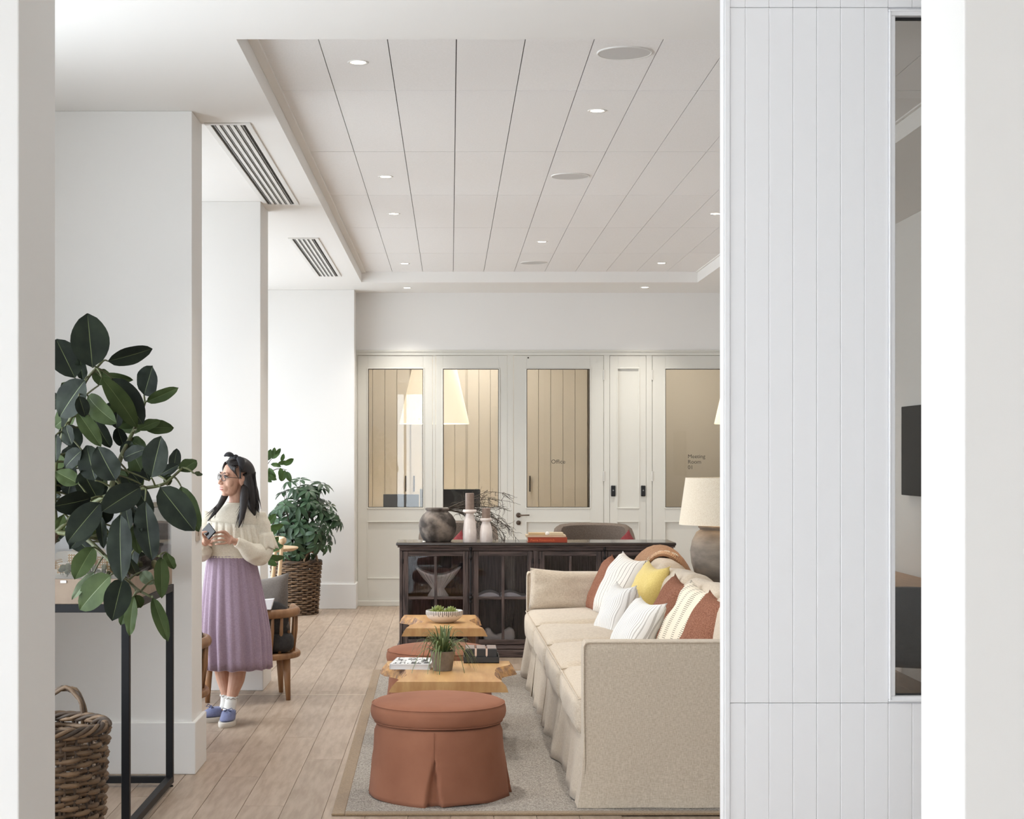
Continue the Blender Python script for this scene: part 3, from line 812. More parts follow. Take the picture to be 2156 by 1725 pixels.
o1 = ottoman('round terracotta ottoman in front, nearest the camera'); o1.location = (-0.058, 8.05, RZ0)
dup(o1, (-0.066, 10.22, RZ0), 0.4, 'round terracotta ottoman behind the front wooden slab table')

# ---------------------------------------------------------------- live-edge slab tables
SLAB = mat('slab_wood', srgb(206,166,112), 0.42, srgb(176,128,78), scale=2.2, stretch=(9,1.0,3), bump=0.05, bscale=10, detail=8, ramp=(0.3,0.72))
BARK = mat('slab_bark', srgb(120,92,78), 0.8, srgb(196,150,96), scale=26, bump=0.9, bscale=40, detail=8)
def slab_table(label, d, left, right, zt, seed, bark2):
    o = thing('slab_table', label, 'coffee table', (0,0,0), group='live-edge slab coffee tables')
    th = 0.055; n = 22; rr = random.Random(seed)
    def side(pts, s):
        for (s0, x0), (s1, x1) in zip(pts, pts[1:]):
            if s0 <= s <= s1:
                k = (s-s0)/(s1-s0); k = k*k*(3-2*k); return x0+(x1-x0)*k
        return pts[-1][1]
    top = MB(); rings_t = []
    Lx = [side(left, i/n)+rr.uniform(-0.003,0.003) for i in range(n+1)]; Rx = [side(right, i/n)+rr.uniform(-0.003,0.003) for i in range(n+1)]
    vs = []; fs = []
    for i in range(n+1):
        y = d*i/n; ro = rr.uniform(0.8,1.2)
        fl = 0.034*ro; fr_ = 0.034*rr.uniform(0.8,1.2)
        vs += [(Lx[i], y, zt), (Rx[i], y, zt), (Rx[i]+fr_*0.6+rr.uniform(-.004,.004), y, zt-th*0.45), (Rx[i]+fr_, y, zt-th), (Lx[i]-fl, y, zt-th), (Lx[i]-fl*0.6+rr.uniform(-.004,.004), y, zt-th*0.45)]
    for i in range(n):
        a = i*6; b_ = a+6
        for j in range(6):
            top.cur = 1 if j in (1,2,4,5) else 0
            top.add([], []); fs = (a+j, a+(j+1)%6, b_+(j+1)%6, b_+j)
            top.f.append(fs); top.mi.append(top.cur)
    top.v = vs; top.f.append((5,4,3,2,1,0)); top.mi.append(0); top.f.append(tuple(n*6+j for j in range(6))); top.mi.append(0)
    top.build('slab_top', [SLAB, BARK], o)
    for x in (-0.15, 0.13):
        t = MB(); t.box(x-0.028, x+0.028, 0.1, d-0.1, 0.04, zt-th); t.build('leg', mat('slab_leg_wood', srgb(120,82,56), 0.5, srgb(96,64,44), scale=3, stretch=(6,6,1)), o, bevel=0.004)
    t = MB(); t.box(-0.2, 0.18, 0.12, d-0.12, 0.0, 0.04); t.build('base', mat('slab_base', srgb(58,44,38), 0.5), o, bevel=0.004)
    return o
T1 = slab_table('front live-edge wooden slab table, holding the pot of grass', 0.9, [(0,-0.28),(0.32,-0.235),(0.55,-0.245),(0.8,-0.355),(1,-0.36)], [(0,0.266),(0.3,0.235),(0.6,0.245),(0.85,0.335),(1,0.33)], 0.42, 1, 0)
T1.location = (0, 8.83, RZ0)
T2 = slab_table('rear live-edge wooden slab table, holding the striped bowl', 0.98, [(0,-0.315),(0.2,-0.30),(0.45,-0.20),(0.7,-0.25),(1,-0.355)], [(0,0.205),(0.3,0.16),(0.55,0.12),(0.8,0.17),(1,0.17)], 0.42, 5, 0)
T2.location = (0.012, 11.57, RZ0)
ZTB = 0.42+RZ0
# pot of grass
CONC = mat('concrete_pot', srgb(142,134,124), 0.85, srgb(120,112,104), scale=18, bump=0.2, bscale=30)
def on_z(x, y, z):
    Y = (EYE-z)*F/(y-VPY); return Vector(((x-VPX)*Y/F, Y, z))
def grass_pot():
    c = on_z(932, 1412, ZTB)
    o = thing('potted_grass', 'spiky green grass plant in a grey concrete pot', 'potted plant', c)
    m = MB(); m.lathe([(0.048,0),(0.052,0.004),(0.068,0.105),(0.070,0.107),(0.064,0.107),(0.058,0.09),(0.0001,0.09)], 32); m.build('pot', CONC, o, smooth=True, autosmooth=40)
    G = mat('grass_blade', srgb(74,92,50), 0.5, srgb(112,124,76), scale=30, rand=0.18)
    rr = random.Random(12)
    for k in range(110):
        a = rr.uniform(0, 2*pi); out = rr.uniform(0.02, 0.14) if k % 3 else rr.uniform(0.14, 0.21); h = rr.uniform(0.05, 0.125)*(1.1-out*1.6); droop = max(0, out-0.085)*2.3*rr.uniform(0.3,1.6)
        r0 = rr.uniform(0, 0.045); n = 6; vs = []; w = rr.uniform(0.003, 0.0055)
        for i in range(n+1):
            s = i/n; r = r0+out*s; z = 0.092+h*sin(min(1.0,s*0.9+0.05)*pi*0.62)*1.2-droop*s*s*s
            ww = w*(1-s)**0.5+0.0003
            p = Vector((r*cos(a), r*sin(a), z)); sd = Vector((-sin(a), cos(a), 0))*ww
            vs += [tuple(p+sd), tuple(p+Vector((0,0,ww*0.5))), tuple(p-sd)]
        m = MB(); m.loft([vs[i*3:i*3+3] for i in range(n+1)], cap=False, closed_ring=False)
        m.build('grass_blade', G, o, smooth=True)
grass_pot()
# magazine
c = on_z(868, 1402, ZTB)
bk = thing('magazine', 'white coffee-table book with a black typographic cover', 'book', c, -0.10)
t = MB(); t.box(-0.10, 0.115, -0.17, 0.14, 0.002, 0.026); t.build('pages', mat('page_edges', srgb(226,226,228), 0.7), bk)
COV = bpy.data.materials.new('type_cover'); COV.use_nodes = True
n_ = COV.node_tree.nodes; l_ = COV.node_tree.links
tc_ = n_.new('ShaderNodeTexCoord'); mp_ = n_.new('ShaderNodeMapping'); mp_.inputs['Scale'].default_value = (1,0.55,1); vo_ = n_.new('ShaderNodeTexVoronoi'); vo_.distance = 'CHEBYCHEV'; vo_.feature = 'F1'; vo_.inputs['Scale'].default_value = 34
l_.new(tc_.outputs['Object'], mp_.inputs[0]); l_.new(mp_.outputs[0], vo_.inputs['Vector'])
rp_ = n_.new('ShaderNodeValToRGB'); rp_.color_ramp.interpolation = 'CONSTANT'
for p_, c_ in ((0.0,(0.8,0.8,0.8,1)),(0.28,(0.02,0.02,0.02,1)),(0.46,(0.8,0.8,0.8,1))):
    e_ = rp_.color_ramp.elements[0] if p_ == 0.0 else rp_.color_ramp.elements.new(p_); e_.position = p_; e_.color = c_
rp_.color_ramp.elements[-1].color = (0.8,0.8,0.8,1)
l_.new(vo_.outputs['Distance'], rp_.inputs[0]); l_.new(rp_.outputs[0], n_['Principled BSDF'].inputs['Base Color'])
WHT = mat('white_card', srgb(236,236,238), 0.5)
t = MB(); t.box(-0.103, 0.118, -0.173, 0.143, 0.026, 0.029); t.build('front_cover', WHT, bk)
t = MB(); t.box(-0.09, 0.105, -0.155, 0.128, 0.029, 0.0294); t.build('cover_print', COV, bk)
t = MB(); t.box(-0.103, 0.118, -0.173, 0.143, 0.0, 0.002); t.box(-0.104,-0.101,-0.173,0.143,0,0.029); t.build('back_cover', WHT, bk)
# black games box: a tray with two lidded compartments
c = on_z(1013, 1393, ZTB)
gb = thing('games_box', 'black lacquered box with two metal clasps on the front slab table', 'box', c, 0.0)
LAQ = mat('black_lacquer', srgb(22,21,22), 0.35, coat=0.3)
t = MB(); t.box(-0.1,0.1,-0.09,0.15,0,0.006); t.box(-0.1,0.1,-0.09,-0.085,0,0.036); t.box(-0.1,0.1,0.145,0.15,0,0.036); t.box(-0.1,-0.095,-0.085,0.145,0,0.036); t.box(0.095,0.1,-0.085,0.145,0,0.036); t.build('tray', LAQ, gb, bevel=0.0015)
for k in range(3):
    t = MB(); x0 = -0.09+0.061*k; t.box(x0, x0+0.056, -0.075, 0.135, 0.006, 0.078); lid = t.build('lidded_compartment', LAQ, gb, bevel=0.003)
    t = MB(); t.box(x0+0.003, x0+0.053, -0.06, 0.12, 0.078, 0.0805); t.build('lid_inlay', mat('lid_inlay', srgb(150,134,128), 0.35), lid, bevel=0.001)
for x in (-0.0315, 0.0295):
    t = MB(); t.box(x-0.006, x+0.006, -0.079, -0.072, 0.04, 0.082); t.box(x-0.003, x+0.003, -0.078, -0.073, 0.008, 0.04); t.build('clasp', mat('clasp_metal', srgb(206,182,166), 0.3, metal=0.8), gb, bevel=0.001)
# striped bowl with succulents
c = on_z(935.5, 1311, ZTB)
bw = thing('striped_bowl', 'white ceramic bowl with black strokes round its rim', 'bowl', c)
BOWL = bpy.data.materials.new('stroked_ceramic'); BOWL.use_nodes = True
n_ = BOWL.node_tree.nodes; l_ = BOWL.node_tree.links; b_ = n_['Principled BSDF']; b_.inputs['Roughness'].default_value = 0.3
tc_ = n_.new('ShaderNodeTexCoord'); sp_ = n_.new('ShaderNodeSeparateXYZ'); l_.new(tc_.outputs['Object'], sp_.inputs[0])
def mth(op, a=None, b2=None, v=None, v0=None):
    q = n_.new('ShaderNodeMath'); q.operation = op
    if a is not None: l_.new(a, q.inputs[0])
    if v0 is not None: q.inputs[0].default_value = v0
    if b2 is not None: l_.new(b2, q.inputs[1])
    if v is not None: q.inputs[1].default_value = v
    return q.outputs[0]
ang = mth('ARCTAN2', sp_.outputs[1], sp_.outputs[0]); st = mth('FRACT', mth('MULTIPLY', ang, v=60/(2*pi)))
fl_ = mth('FLOOR', mth('MULTIPLY', ang, v=60/(2*pi)))
wn_ = n_.new('ShaderNodeTexWhiteNoise'); wn_.noise_dimensions = '1D'; l_.new(fl_, wn_.inputs['W'])
lim = mth('SUBTRACT', None, mth('MULTIPLY', wn_.outputs['Value'], v=0.016), v0=0.062)
on1 = mth('LESS_THAN', st, v=0.36); on2 = mth('GREATER_THAN', sp_.outputs[2], lim)
fin = mth('MULTIPLY', on1, on2)
mx_ = n_.new('ShaderNodeMix'); mx_.data_type = 'RGBA'; mx_.inputs[6].default_value = srgb(228,222,216); mx_.inputs[7].default_value = srgb(40,36,38)
l_.new(fin, mx_.inputs[0]); l_.new(mx_.outputs[2], b_.inputs['Base Color'])
t = MB(); t.lathe([(0.0001,0.0),(0.055,0.0),(0.085,0.012),(0.118,0.036),(0.131,0.062),(0.130,0.084),(0.126,0.086),(0.122,0.082),(0.122,0.062),(0.108,0.038),(0.06,0.016),(0.0001,0.014)], 64); t.build('bowl_body', BOWL, bw, smooth=True, autosmooth=60)
SUCC = mat('succulent_leaf', srgb(150,158,86), 0.45, srgb(112,126,58), scale=20, rand=0.12)
def rosette(x, y, s, label):
    o = thing('succulent', label, 'succulent', (c.x+x, c.y+y, c.z+0.05), group='succulents in the striped bowl')
    rr = random.Random(int(x*1000)); t = MB(); t.lathe([(0.0001,-0.03),(0.03*s,-0.03),(0.028*s,0.012),(0.0001,0.02)], 12); t.build('stem', SUCC, o, smooth=True)
    t = MB()
    L = 0.05
    t.loft([[(w*cos(q), w*0.45*sin(q)+0.3*zz*zz/L, zz) for q in [2*pi*i/8 for i in range(8)]] for w, zz in ((0.004,0),(0.012,0.014),(0.014,0.028),(0.009,0.042),(0.001,0.05))])
    f = None
    for ring, (nn, tilt, sc) in enumerate(((9, 68, 1.0), (8, 48, 0.95), (6, 26, 0.85), (3, 8, 0.7))):
        for k in range(nn):
            a = 2*pi*k/nn+ring*0.5
            rot = (Matrix.Rotation(a, 4, 'Z') @ Matrix.Rotation(radians(tilt), 4, 'X')).to_euler()
            pos = (sin(a)*0.012*s, -cos(a)*0.012*s, 0.005+0.008*ring)
            if f is None: f = t.build('succulent_leaf', SUCC, o, smooth=True); f.location = pos; f.rotation_euler = rot; f.scale = (sc*s,)*3
            else: put('succulent_leaf', f, o, pos, rot, (sc*s,)*3)
rosette(-0.045, 0.0, 1.15, 'taller pale green succulent at the left of the bowl')
rosette(0.045, -0.005, 1.0, 'rounder darker green succulent at the right of the bowl')

# ---------------------------------------------------------------- console behind the sofa with the urn lamp
con = thing('console_table', 'low dark console table behind the sofa under the urn lamp', 'console table', (2.0, 11.4, 0))
CW = mat('console_wood', srgb(74,60,52), 0.5, srgb(58,46,40), scale=4, stretch=(8,1,8))
t = MB(); t.box(-0.22,0.22,-1.2,0.9,0.60,0.64); t.build('tabletop', CW, con, bevel=0.004)
for sx in (-0.19,0.19):
    for sy in (-1.15,0.85):
        t = MB(); t.box(sx-0.025,sx+0.025,sy-0.025,sy+0.025,0.0,0.6); t.build('leg', CW, con, bevel=0.003)
lx = (1531-VPX)*11.5/F
lamp = thing('table_lamp', 'big stoneware urn lamp with an off-white drum shade behind the sofa', 'lamp', (lx, 11.5, 0.641))
URN = mat('urn_stoneware', srgb(150,138,124), 0.8, srgb(112,102,92), scale=5, bump=0.15, bscale=40, detail=8, stretch=(1,1,2.5))
prof = [(0.0001,0),(0.135,0.0),(0.15,0.01),(0.205,0.13),(0.238,0.24),(0.247,0.32),(0.236,0.39),(0.205,0.445),(0.180,0.462),(0.186,0.472),(0.195,0.478),(0.195,0.488),(0.183,0.492),(0.170,0.48),(0.0001,0.478)]
t = MB(); t.lathe(prof, 56, wob=lambda a, z: 0.006*sin(z*60)); t.build('urn_body', URN, lamp, smooth=True, autosmooth=60)
t = MB(); t.tube([(0,0,0.47),(0,0,0.62)], 0.012, 10); t.build('stem', BRONZE, lamp)
LSH = mat('linen_shade', srgb(232,222,204), 0.9, srgb(216,202,180), scale=200, emit=srgb(255,238,212), estr=0.03)
t = MB(); t.lathe([(0.322,0.497),(0.278,0.812),(0.275,0.812),(0.319,0.497)], 56, cap=False); t.build('lamp_shade', LSH, lamp, smooth=True, autosmooth=50)
t = MB(); t.lathe([(0.276,0.8),(0.02,0.8)], 40, cap=False); t.build('shade_spider', LSH, lamp)
l = bpy.data.lights.new('bulb_light', 'POINT'); l.energy = 2; l.color = (1,0.85,0.66); l.shadow_soft_size = 0.05
lo = bpy.data.objects.new('bulb_light', l); COL.objects.link(lo); lo.parent = lamp; lo.location = (0,0,0.66)
# ---------------------------------------------------------------- glazed sideboard
YB_ = 13.58
def BX(p): return (p-VPX)*YB_/F
def BZ(p): return EYE-(p-VPY)*YB_/F
ESP = mat('espresso_oak', srgb(50,40,39), 0.55, srgb(102,86,82), scale=6, stretch=(14,14,0.9), bump=0.25, bscale=30, detail=8)
ESPH = mat('espresso_oak_rail', srgb(50,40,39), 0.55, srgb(102,86,82), scale=6, stretch=(0.9,14,14), bump=0.25, bscale=30, detail=8)
ESPT = mat('espresso_top', srgb(52,45,42), 0.22, srgb(66,56,52), scale=5, stretch=(1.2,8,8), coat=0.4)
SBG = glass_mat('cabinet_glass', (0.96,0.95,0.97,1), 0.8)
sb = thing('sideboard', 'long dark oak sideboard with glazed doors in front of the office wall', 'sideboard', (BX(1130), YB_, 0))
xa, xb, xm = BX(841), BX(1418), BX(1129)
SBD = 0.46
def sbp(name, mtl, *boxes, bevel=0.003, parent=None):
    t = MB()
    for q in boxes: t.box(*q)
    return t.build(name, mtl, parent or sb, bevel=bevel, world=True)
zd0, zd1, zsh = BZ(1357), BZ(1161), BZ(1259.5)
sbp('worktop', ESPT, (BX(834), BX(1423), YB_-0.035, YB_+SBD+0.01, BZ(1149), BZ(1142.5)), bevel=0.008)
sbp('cornice', ESPH, (BX(837), BX(1421), YB_-0.02, YB_+SBD, BZ(1153), BZ(1149)), bevel=0.004)
sbp('face_rail', ESPH, (xa, xb, YB_, YB_+0.03, zd1+0.004, BZ(1153)), (xa, xb, YB_, YB_+0.03, BZ(1366), zd0-0.004))
sbp('side_panel', ESP, (xa, xa+0.025, YB_+0.031, YB_+SBD, 0.06, BZ(1153)))
sbp('side_panel', ESP, (xb-0.025, xb, YB_+0.031, YB_+SBD, 0.06, BZ(1153)))
sbp('side_panel', ESP, (xm-0.02, xm+0.02, YB_+0.031, YB_+SBD-0.02, 0.06, BZ(1153)))
sbp('back_panel', ESP, (xa, xb, YB_+SBD-0.02, YB_+SBD, 0.06, BZ(1153)))
sbp('bottom_panel', ESP, (xa+0.025, xb-0.025, YB_+0.031, YB_+SBD, 0.086, zd0-0.006))
sbp('shelf', ESP, (xa+0.025, xm-0.02, YB_+0.04, YB_+SBD-0.02, zsh-0.018, zsh+0.0))
sbp('shelf', ESP, (xm+0.02, xb-0.025, YB_+0.04, YB_+SBD-0.02, zsh-0.018, zsh+0.0))
sbp('face_stile', ESP, (xa, BX(847.5), YB_, YB_+0.03, zd0-0.004, zd1+0.004)); sbp('face_stile', ESP, (BX(1122.5), BX(1134.5), YB_, YB_+0.03, zd0-0.004, zd1+0.004)); sbp('face_stile', ESP, (BX(1405.5), xb, YB_, YB_+0.03, zd0-0.004, zd1+0.004))
sbp('plinth', ESPH, (BX(833), BX(1426), YB_-0.03, YB_+SBD+0.0, 0.0, 0.06), bevel=0.006)
sbp('base_moulding', ESPH, (BX(836), BX(1423), YB_-0.02, YB_+SBD, 0.06, 0.085), bevel=0.008)
IRON = mat('wrought_iron', srgb(34,31,32), 0.5, metal=0.5)
def cab_door(a, c, hinge_left):
    A, C = BX(a)+0.0015, BX(c)-0.0015; s = 0.042
    t = MB(); ya, yb = YB_-0.004, YB_+0.022
    t.box(A, A+s, ya, yb, zd0, zd1); d = t.build('door', ESP, sb, bevel=0.003, world=True)
    t = MB(); t.box(C-s, C, ya, yb, zd0, zd1); t.build('door_stile', ESP, d, bevel=0.003, world=True)
    t = MB(); t.box(A+s, C-s, ya, yb, zd1-0.038, zd1); t.build('top_rail', ESPH, d, bevel=0.003, world=True)
    t = MB(); t.box(A+s, C-s, ya, yb, zd0, zd0+0.038); t.build('bottom_rail', ESPH, d, bevel=0.003, world=True)
    mid = (A+C)/2
    t = MB(); t.box(mid-0.011, mid+0.011, ya+0.002, yb-0.004, zd0+0.038, zd1-0.038); t.build('muntin', ESP, d, bevel=0.003, world=True)
    for q0, q1 in ((A+s, mid-0.011), (mid+0.011, C-s)):
        t = MB(); t.box(q0, q1, ya+0.002, yb-0.004, zsh-0.011, zsh+0.011); t.build('muntin', ESPH, d, bevel=0.003, world=True)
        for z0, z1 in ((zd0+0.038, zsh-0.011), (zsh+0.011, zd1-0.038)):
            t = MB(); t.box(q0, q1, ya+0.010, ya+0.013, z0, z1); t.build('pane', SBG, d, world=True)
    hx = A-0.002 if hinge_left else C+0.002
    for z in (zd0+0.08, zd1-0.08):
        t = MB(); t.tube([(hx, ya-0.003, z-0.02), (hx, ya-0.003, z+0.02)], 0.005, 8); t.build('hinge', IRON, d, world=True)
for a, c, h in ((848,986.5,1),(996,1122,0),(1135,1267,1),(1279,1405,0)): cab_door(a, c, h)
for a, c in ((986.5, 996), (1267, 1279)):
    mid = (BX(a)+BX(c))/2
    sbp('meeting_stile', ESP, (BX(a)+0.001, BX(c)-0.001, YB_, YB_+0.02, zd0, zd1))
    t = MB(); t.tube([(mid, YB_-0.014, zd0-0.03), (mid, YB_-0.014, zd1+0.03)], 0.0065, 8); bo = t.build('cremone_bolt', IRON, sb, smooth=True, world=True)
    for z in (zd0-0.02, zd0+0.06, zsh-0.03, zsh+0.0, zsh+0.03, zd1-0.05, zd1+0.02):
        t = MB(); t.ball((mid, YB_-0.016, z), 0.013, 10, 8, (1,1,1.3)); t.build('bolt_boss', IRON, bo, smooth=True, world=True)
    t = MB(); t.ball((mid, YB_-0.036, zsh+0.005), 0.017, 12, 8); t.tube([(mid,YB_-0.014,zsh+0.005),(mid,YB_-0.03,zsh+0.005)], 0.006, 8); t.build('bolt_knob', IRON, bo, smooth=True, world=True)

# objects inside
PORC = mat('matte_porcelain', srgb(240,235,226), 0.55)
k2 = F/13.75
cx = (922.5-VPX)/k2
fb = thing('fluted_bowl', 'white fluted footed bowl with raised ends inside the sideboard', 'bowl', (cx, 13.75, zsh))
m = MB(); n = 224
prof = [(0.085,0.0,0),(0.083,0.01,0),(0.060,0.045,0),(0.050,0.062,0),(0.075,0.085,0.15),(0.125,0.12,0.45),(0.165,0.155,0.75),(0.189,0.178,1.0),(0.183,0.178,1.0),(0.155,0.155,0.7),(0.11,0.12,0.4),(0.0001,0.09,0)]
rings = []
for r, z, w in prof:
    q = []
    for j in range(n):
        a = 2*pi*j/n; fl = 0.075*abs(cos(a*14))**3*(1 if z > 0.03 and w > 0 else 0.6)
        lift = w*0.062*(abs(cos(a))**1.8)
        q.append((r*(1-fl*0.9)*cos(a), r*(1-fl*0.9)*sin(a)*(0.72 if w else 0.9), z+lift))
    rings.append(q)
m.loft(rings); m.build('bowl_body', PORC, fb, smooth=True)
ob = thing('open_book', 'open white book lying on the sideboard shelf', 'book', ((1052-VPX)/k2, 13.74, zsh))
for sgn in (-1, 1):
    m = MB(); rings = []
    for i in range(13):
        s = i/12; x = sgn*(0.004+0.205*s); z = 0.012+0.034*sin(pi*min(1, s*1.25+0.0))**0.8*(1-0.35*s)
        rings.append([(x, -0.12, 0.003), (x, 0.16, 0.003), (x, 0.16, z), (x, -0.12, z)] if sgn > 0 else [(x, 0.16, 0.003), (x, -0.12, 0.003), (x, -0.12, z), (x, 0.16, z)])
    m.loft(rings); m.build('page_block', mat('book_paper', srgb(228,226,226), 0.7), ob, smooth=True, autosmooth=35)
t = MB(); t.box(-0.215,0.215,-0.125,0.165,0.0,0.003); t.build('cover', mat('book_cover_grey', srgb(150,146,146), 0.6), ob)
t = MB(); pts = [(1019,1353),(1018,1338),(1022,1325),(1028,1321),(1033,1325),(1038,1334),(1046,1337),(1056,1334),(1064,1326),(1072,1321),(1079,1322),(1083.5,1331),(1084,1342),(1080,1351),(1075,1354.5),(1024,1354.5)]
t.prism([(BX(a)*13.75/13.58, BZ(c)-0.0) for a, c in pts][::-1], 13.70, 13.80, axis='y')
o = t.build('ceramic_sculpture', PORC, None, bevel=0.022, seg=4, smooth=True); o.location.z = zd0-0.006 - min(v[2] for v in t.v); tag(o, 'white curved ceramic vessel low in the sideboard, near the sofa', 'sculpture')

# ---------------------------------------------------------------- things on the sideboard
ZW = BZ(1142.5)
def top_at(x, y=0.0): return Vector(((x-VPX)*(YB_+0.16+y)/F, YB_+0.16+y, ZW))
VASE = mat('aged_clay', srgb(66,59,54), 0.85, srgb(146,134,124), scale=9, bump=0.4, bscale=30, detail=10, ramp=(0.42,0.64))
v0 = top_at(921); k3 = F/v0.y
vs = thing('clay_vase', 'round dark weathered clay jar on the sideboard', 'vase', v0)
prof = [(0.0001,0),(27,0),(29,1.2),(34,10),(38.5,22),(39.8,33),(37.5,45),(31,56),(24.5,61.5),(22.5,63.5),(23.5,65.5),(25.5,67),(25.8,69.5),(24,70.5),(20.5,68.5),(19,62),(0.0001,60)]
t = MB(); t.lathe([(r/k3, z/k3) for r, z in prof], 56, wob=lambda a, z: 0.008*sin(3*a+z*20)); t.build('vase_body', VASE, vs, smooth=True)
TWIG = mat('dry_twig', srgb(100,91,82), 0.8, srgb(70,62,55), scale=40)
tw = thing('twig_branches', 'dry curly twigs spilling right out of the clay jar', 'branches', (v0.x+0.05, v0.y, ZW+0.268))
rr = random.Random(31)
def curl(p, d, L, r, seg, wig, drop):
    pts = [Vector(p)]; rs = [r]; d = Vector(d).normalized()
    ph = rr.uniform(0, 6)
    for i in range(seg):
        d = (d + Vector((rr.gauss(0,wig), rr.gauss(0,wig)*0.6, rr.gauss(0,wig)-drop))).normalized()
        pts.append(pts[-1]+d*L/seg); rs.append(r*(1-0.75*(i+1)/seg))
    return pts, rs
for k in range(20):
    el = rr.uniform(0.10, 0.60); az = rr.uniform(0.0, 0.55)
    d = (cos(el)*cos(az), sin(az)*cos(el), sin(el)); L = rr.uniform(0.40, 0.74)
    pts, rs = curl((rr.uniform(-0.03,0.02), rr.uniform(-0.03,0.03), -0.02), d, L, rr.uniform(0.0036,0.005), 12, 0.10, rr.uniform(0.05,0.12))
    m = MB(); m.tube(pts, rs, 5)
    for b_ in range(11):
        i = rr.randrange(3, 12); dd = (pts[i]-pts[i-1]).normalized()+Vector((rr.gauss(0,0.6), rr.gauss(0,0.4), rr.gauss(0,0.7)))
        p2, r2 = curl(pts[i], dd, rr.uniform(0.06,0.17), 0.0024, 7, 0.42, 0.05)
        m.tube(p2, [max(0.0010, q) for q in r2], 4)
    m.build('twig', TWIG, tw, smooth=True)
CERG = mat('blush_glaze', srgb(240,230,224), 0.22, srgb(232,220,214), scale=30, coat=0.3)
CAND = mat('taupe_wax', srgb(150,130,118), 0.6, srgb(140,121,110), scale=40)
def candle(x, prof, ch, cr, label, lab2, dy):
    p = top_at(x, dy); k = F/p.y
    o = thing('candle_holder', label, 'candle holder', p, group='candle holders on the sideboard')
    t = MB(); t.lathe([(r/k, z/k) for r, z in prof], 40); t.build('holder_body', CERG, o, smooth=True, autosmooth=50)
    t = MB(); t.lathe([(prof[1][0]/k*0.98, 0.0), (prof[1][0]/k*1.0, 0.0035)], 40, cap=False); t.build('foot_rim', mat('raw_clay_rim', srgb(120,104,96), 0.8), o)
    zt = prof[-1][1]/k
    c = thing('pillar_candle', lab2, 'candle', (p.x, p.y, p.z+zt), group='pillar candles on the sideboard')
    t = MB(); t.lathe([(0.0001,0),(cr/k,0),(cr/k,(ch-1)/k),((cr-1)/k,ch/k),((cr-3)/k,(ch-0.8)/k),(0.0001,(ch-1.4)/k)], 32); t.build('wax', CAND, c, smooth=True, autosmooth=40)
    t = MB(); t.tube([(0,0,(ch-1.4)/k),(0.001,0,(ch+1)/k)], 0.0011, 5); t.build('wick', DARK, c)
candle(989, [(0.0001,0),(14,0),(14.6,2),(14.4,24),(12,46),(8.3,58),(8.0,60),(13,62),(14.8,63.5),(14.8,67),(13.5,68.5),(10.5,68.2),(10,66),(0.0001,66)], 37, 9.2, 'taller blush ceramic candle holder on the sideboard', 'taller taupe pillar candle', -0.09)
candle(1023.5, [(0.0001,0),(12.8,0),(13.4,2),(13.3,22),(11.2,34),(8.4,41),(8.2,43),(12,44.5),(13.2,46),(13.2,49),(12,50.3),(10.3,50),(10,48.5),(0.0001,48.5)], 23, 8.9, 'shorter blush ceramic candle holder on the sideboard', 'shorter taupe pillar candle', -0.09)
# books
def book(x0, x1, z0, h, d, dy, label, cover, rz=0.0, spine=None, group='books stacked on the sideboard'):
    p = top_at((x0+x1)/2, dy); k = F/p.y; w = (x1-x0)/k
    o = thing('book', label, 'book', (p.x, p.y, p.z+z0), rz, group)
    t = MB(); t.box(-w/2+0.003, w/2-0.003, -d/2+0.004, d/2-0.004, 0.0025, h-0.0025); t.build('pages', mat('page_block', srgb(222,210,188), 0.8), o)
    t = MB(); t.box(-w/2, w/2, -d/2, d/2, 0, 0.0025); t.box(-w/2, w/2, -d/2, d/2, h-0.0025, h); t.box(-w/2, w/2, -d/2, -d/2+0.003, 0, h); t.build('cover', cover, o, bevel=0.001)
    if spine:
        text_mesh('spine_lettering', spine, h*0.62, mat('orange_print', srgb(226,116,62), 0.5), o, (-w/2+0.02, -d/2-0.0003, h*0.26), 0.0003)
book(1110, 1192, 0, 0.040, 0.25, -0.05, 'thick orange-red book at the bottom of the stack', mat('orange_cloth', srgb(164,64,34), 0.6), spine='Pierre Yovanovitch')
book(1106.5, 1190, 0.040, 0.017, 0.22, -0.04, 'cream book lying on the orange-red book', mat('cream_cover', srgb(206,186,156), 0.7))
book(1112, 1147, 0.057, 0.016, 0.15, -0.05, 'small tan book at the left on top of the stack', mat('tan_cover', srgb(196,168,128), 0.7), group='small books on top of the stack')
book(1157, 1185, 0.057, 0.018, 0.15, -0.05, 'small cream book at the right on top of the stack', mat('cream_cover2', srgb(212,194,164), 0.7), group='small books on top of the stack')
p = top_at(1152.5, -0.13); t = MB(); t.lathe([(0.0001,0),(0.014,0),(0.018,0.010),(0.012,0.022),(0.009,0.026),(0.0001,0.028)], 16); o = t.build('ceramic_trinket', PORC, None, smooth=True); o.location = (p.x, p.y, ZW+0.057); tag(o, 'tiny white ceramic trinket between the two small books', 'ornament')
p = top_at(893, -0.15); t = MB(); t.lathe([(0.0001,0),(0.011,0),(0.013,0.004),(0.010,0.011),(0.0001,0.012)], 14); o = t.build('ceramic_trinket', PORC, None, smooth=True); o.location = (p.x, p.y, ZW); tag(o, 'tiny white pebble ornament left of the clay jar', 'ornament')

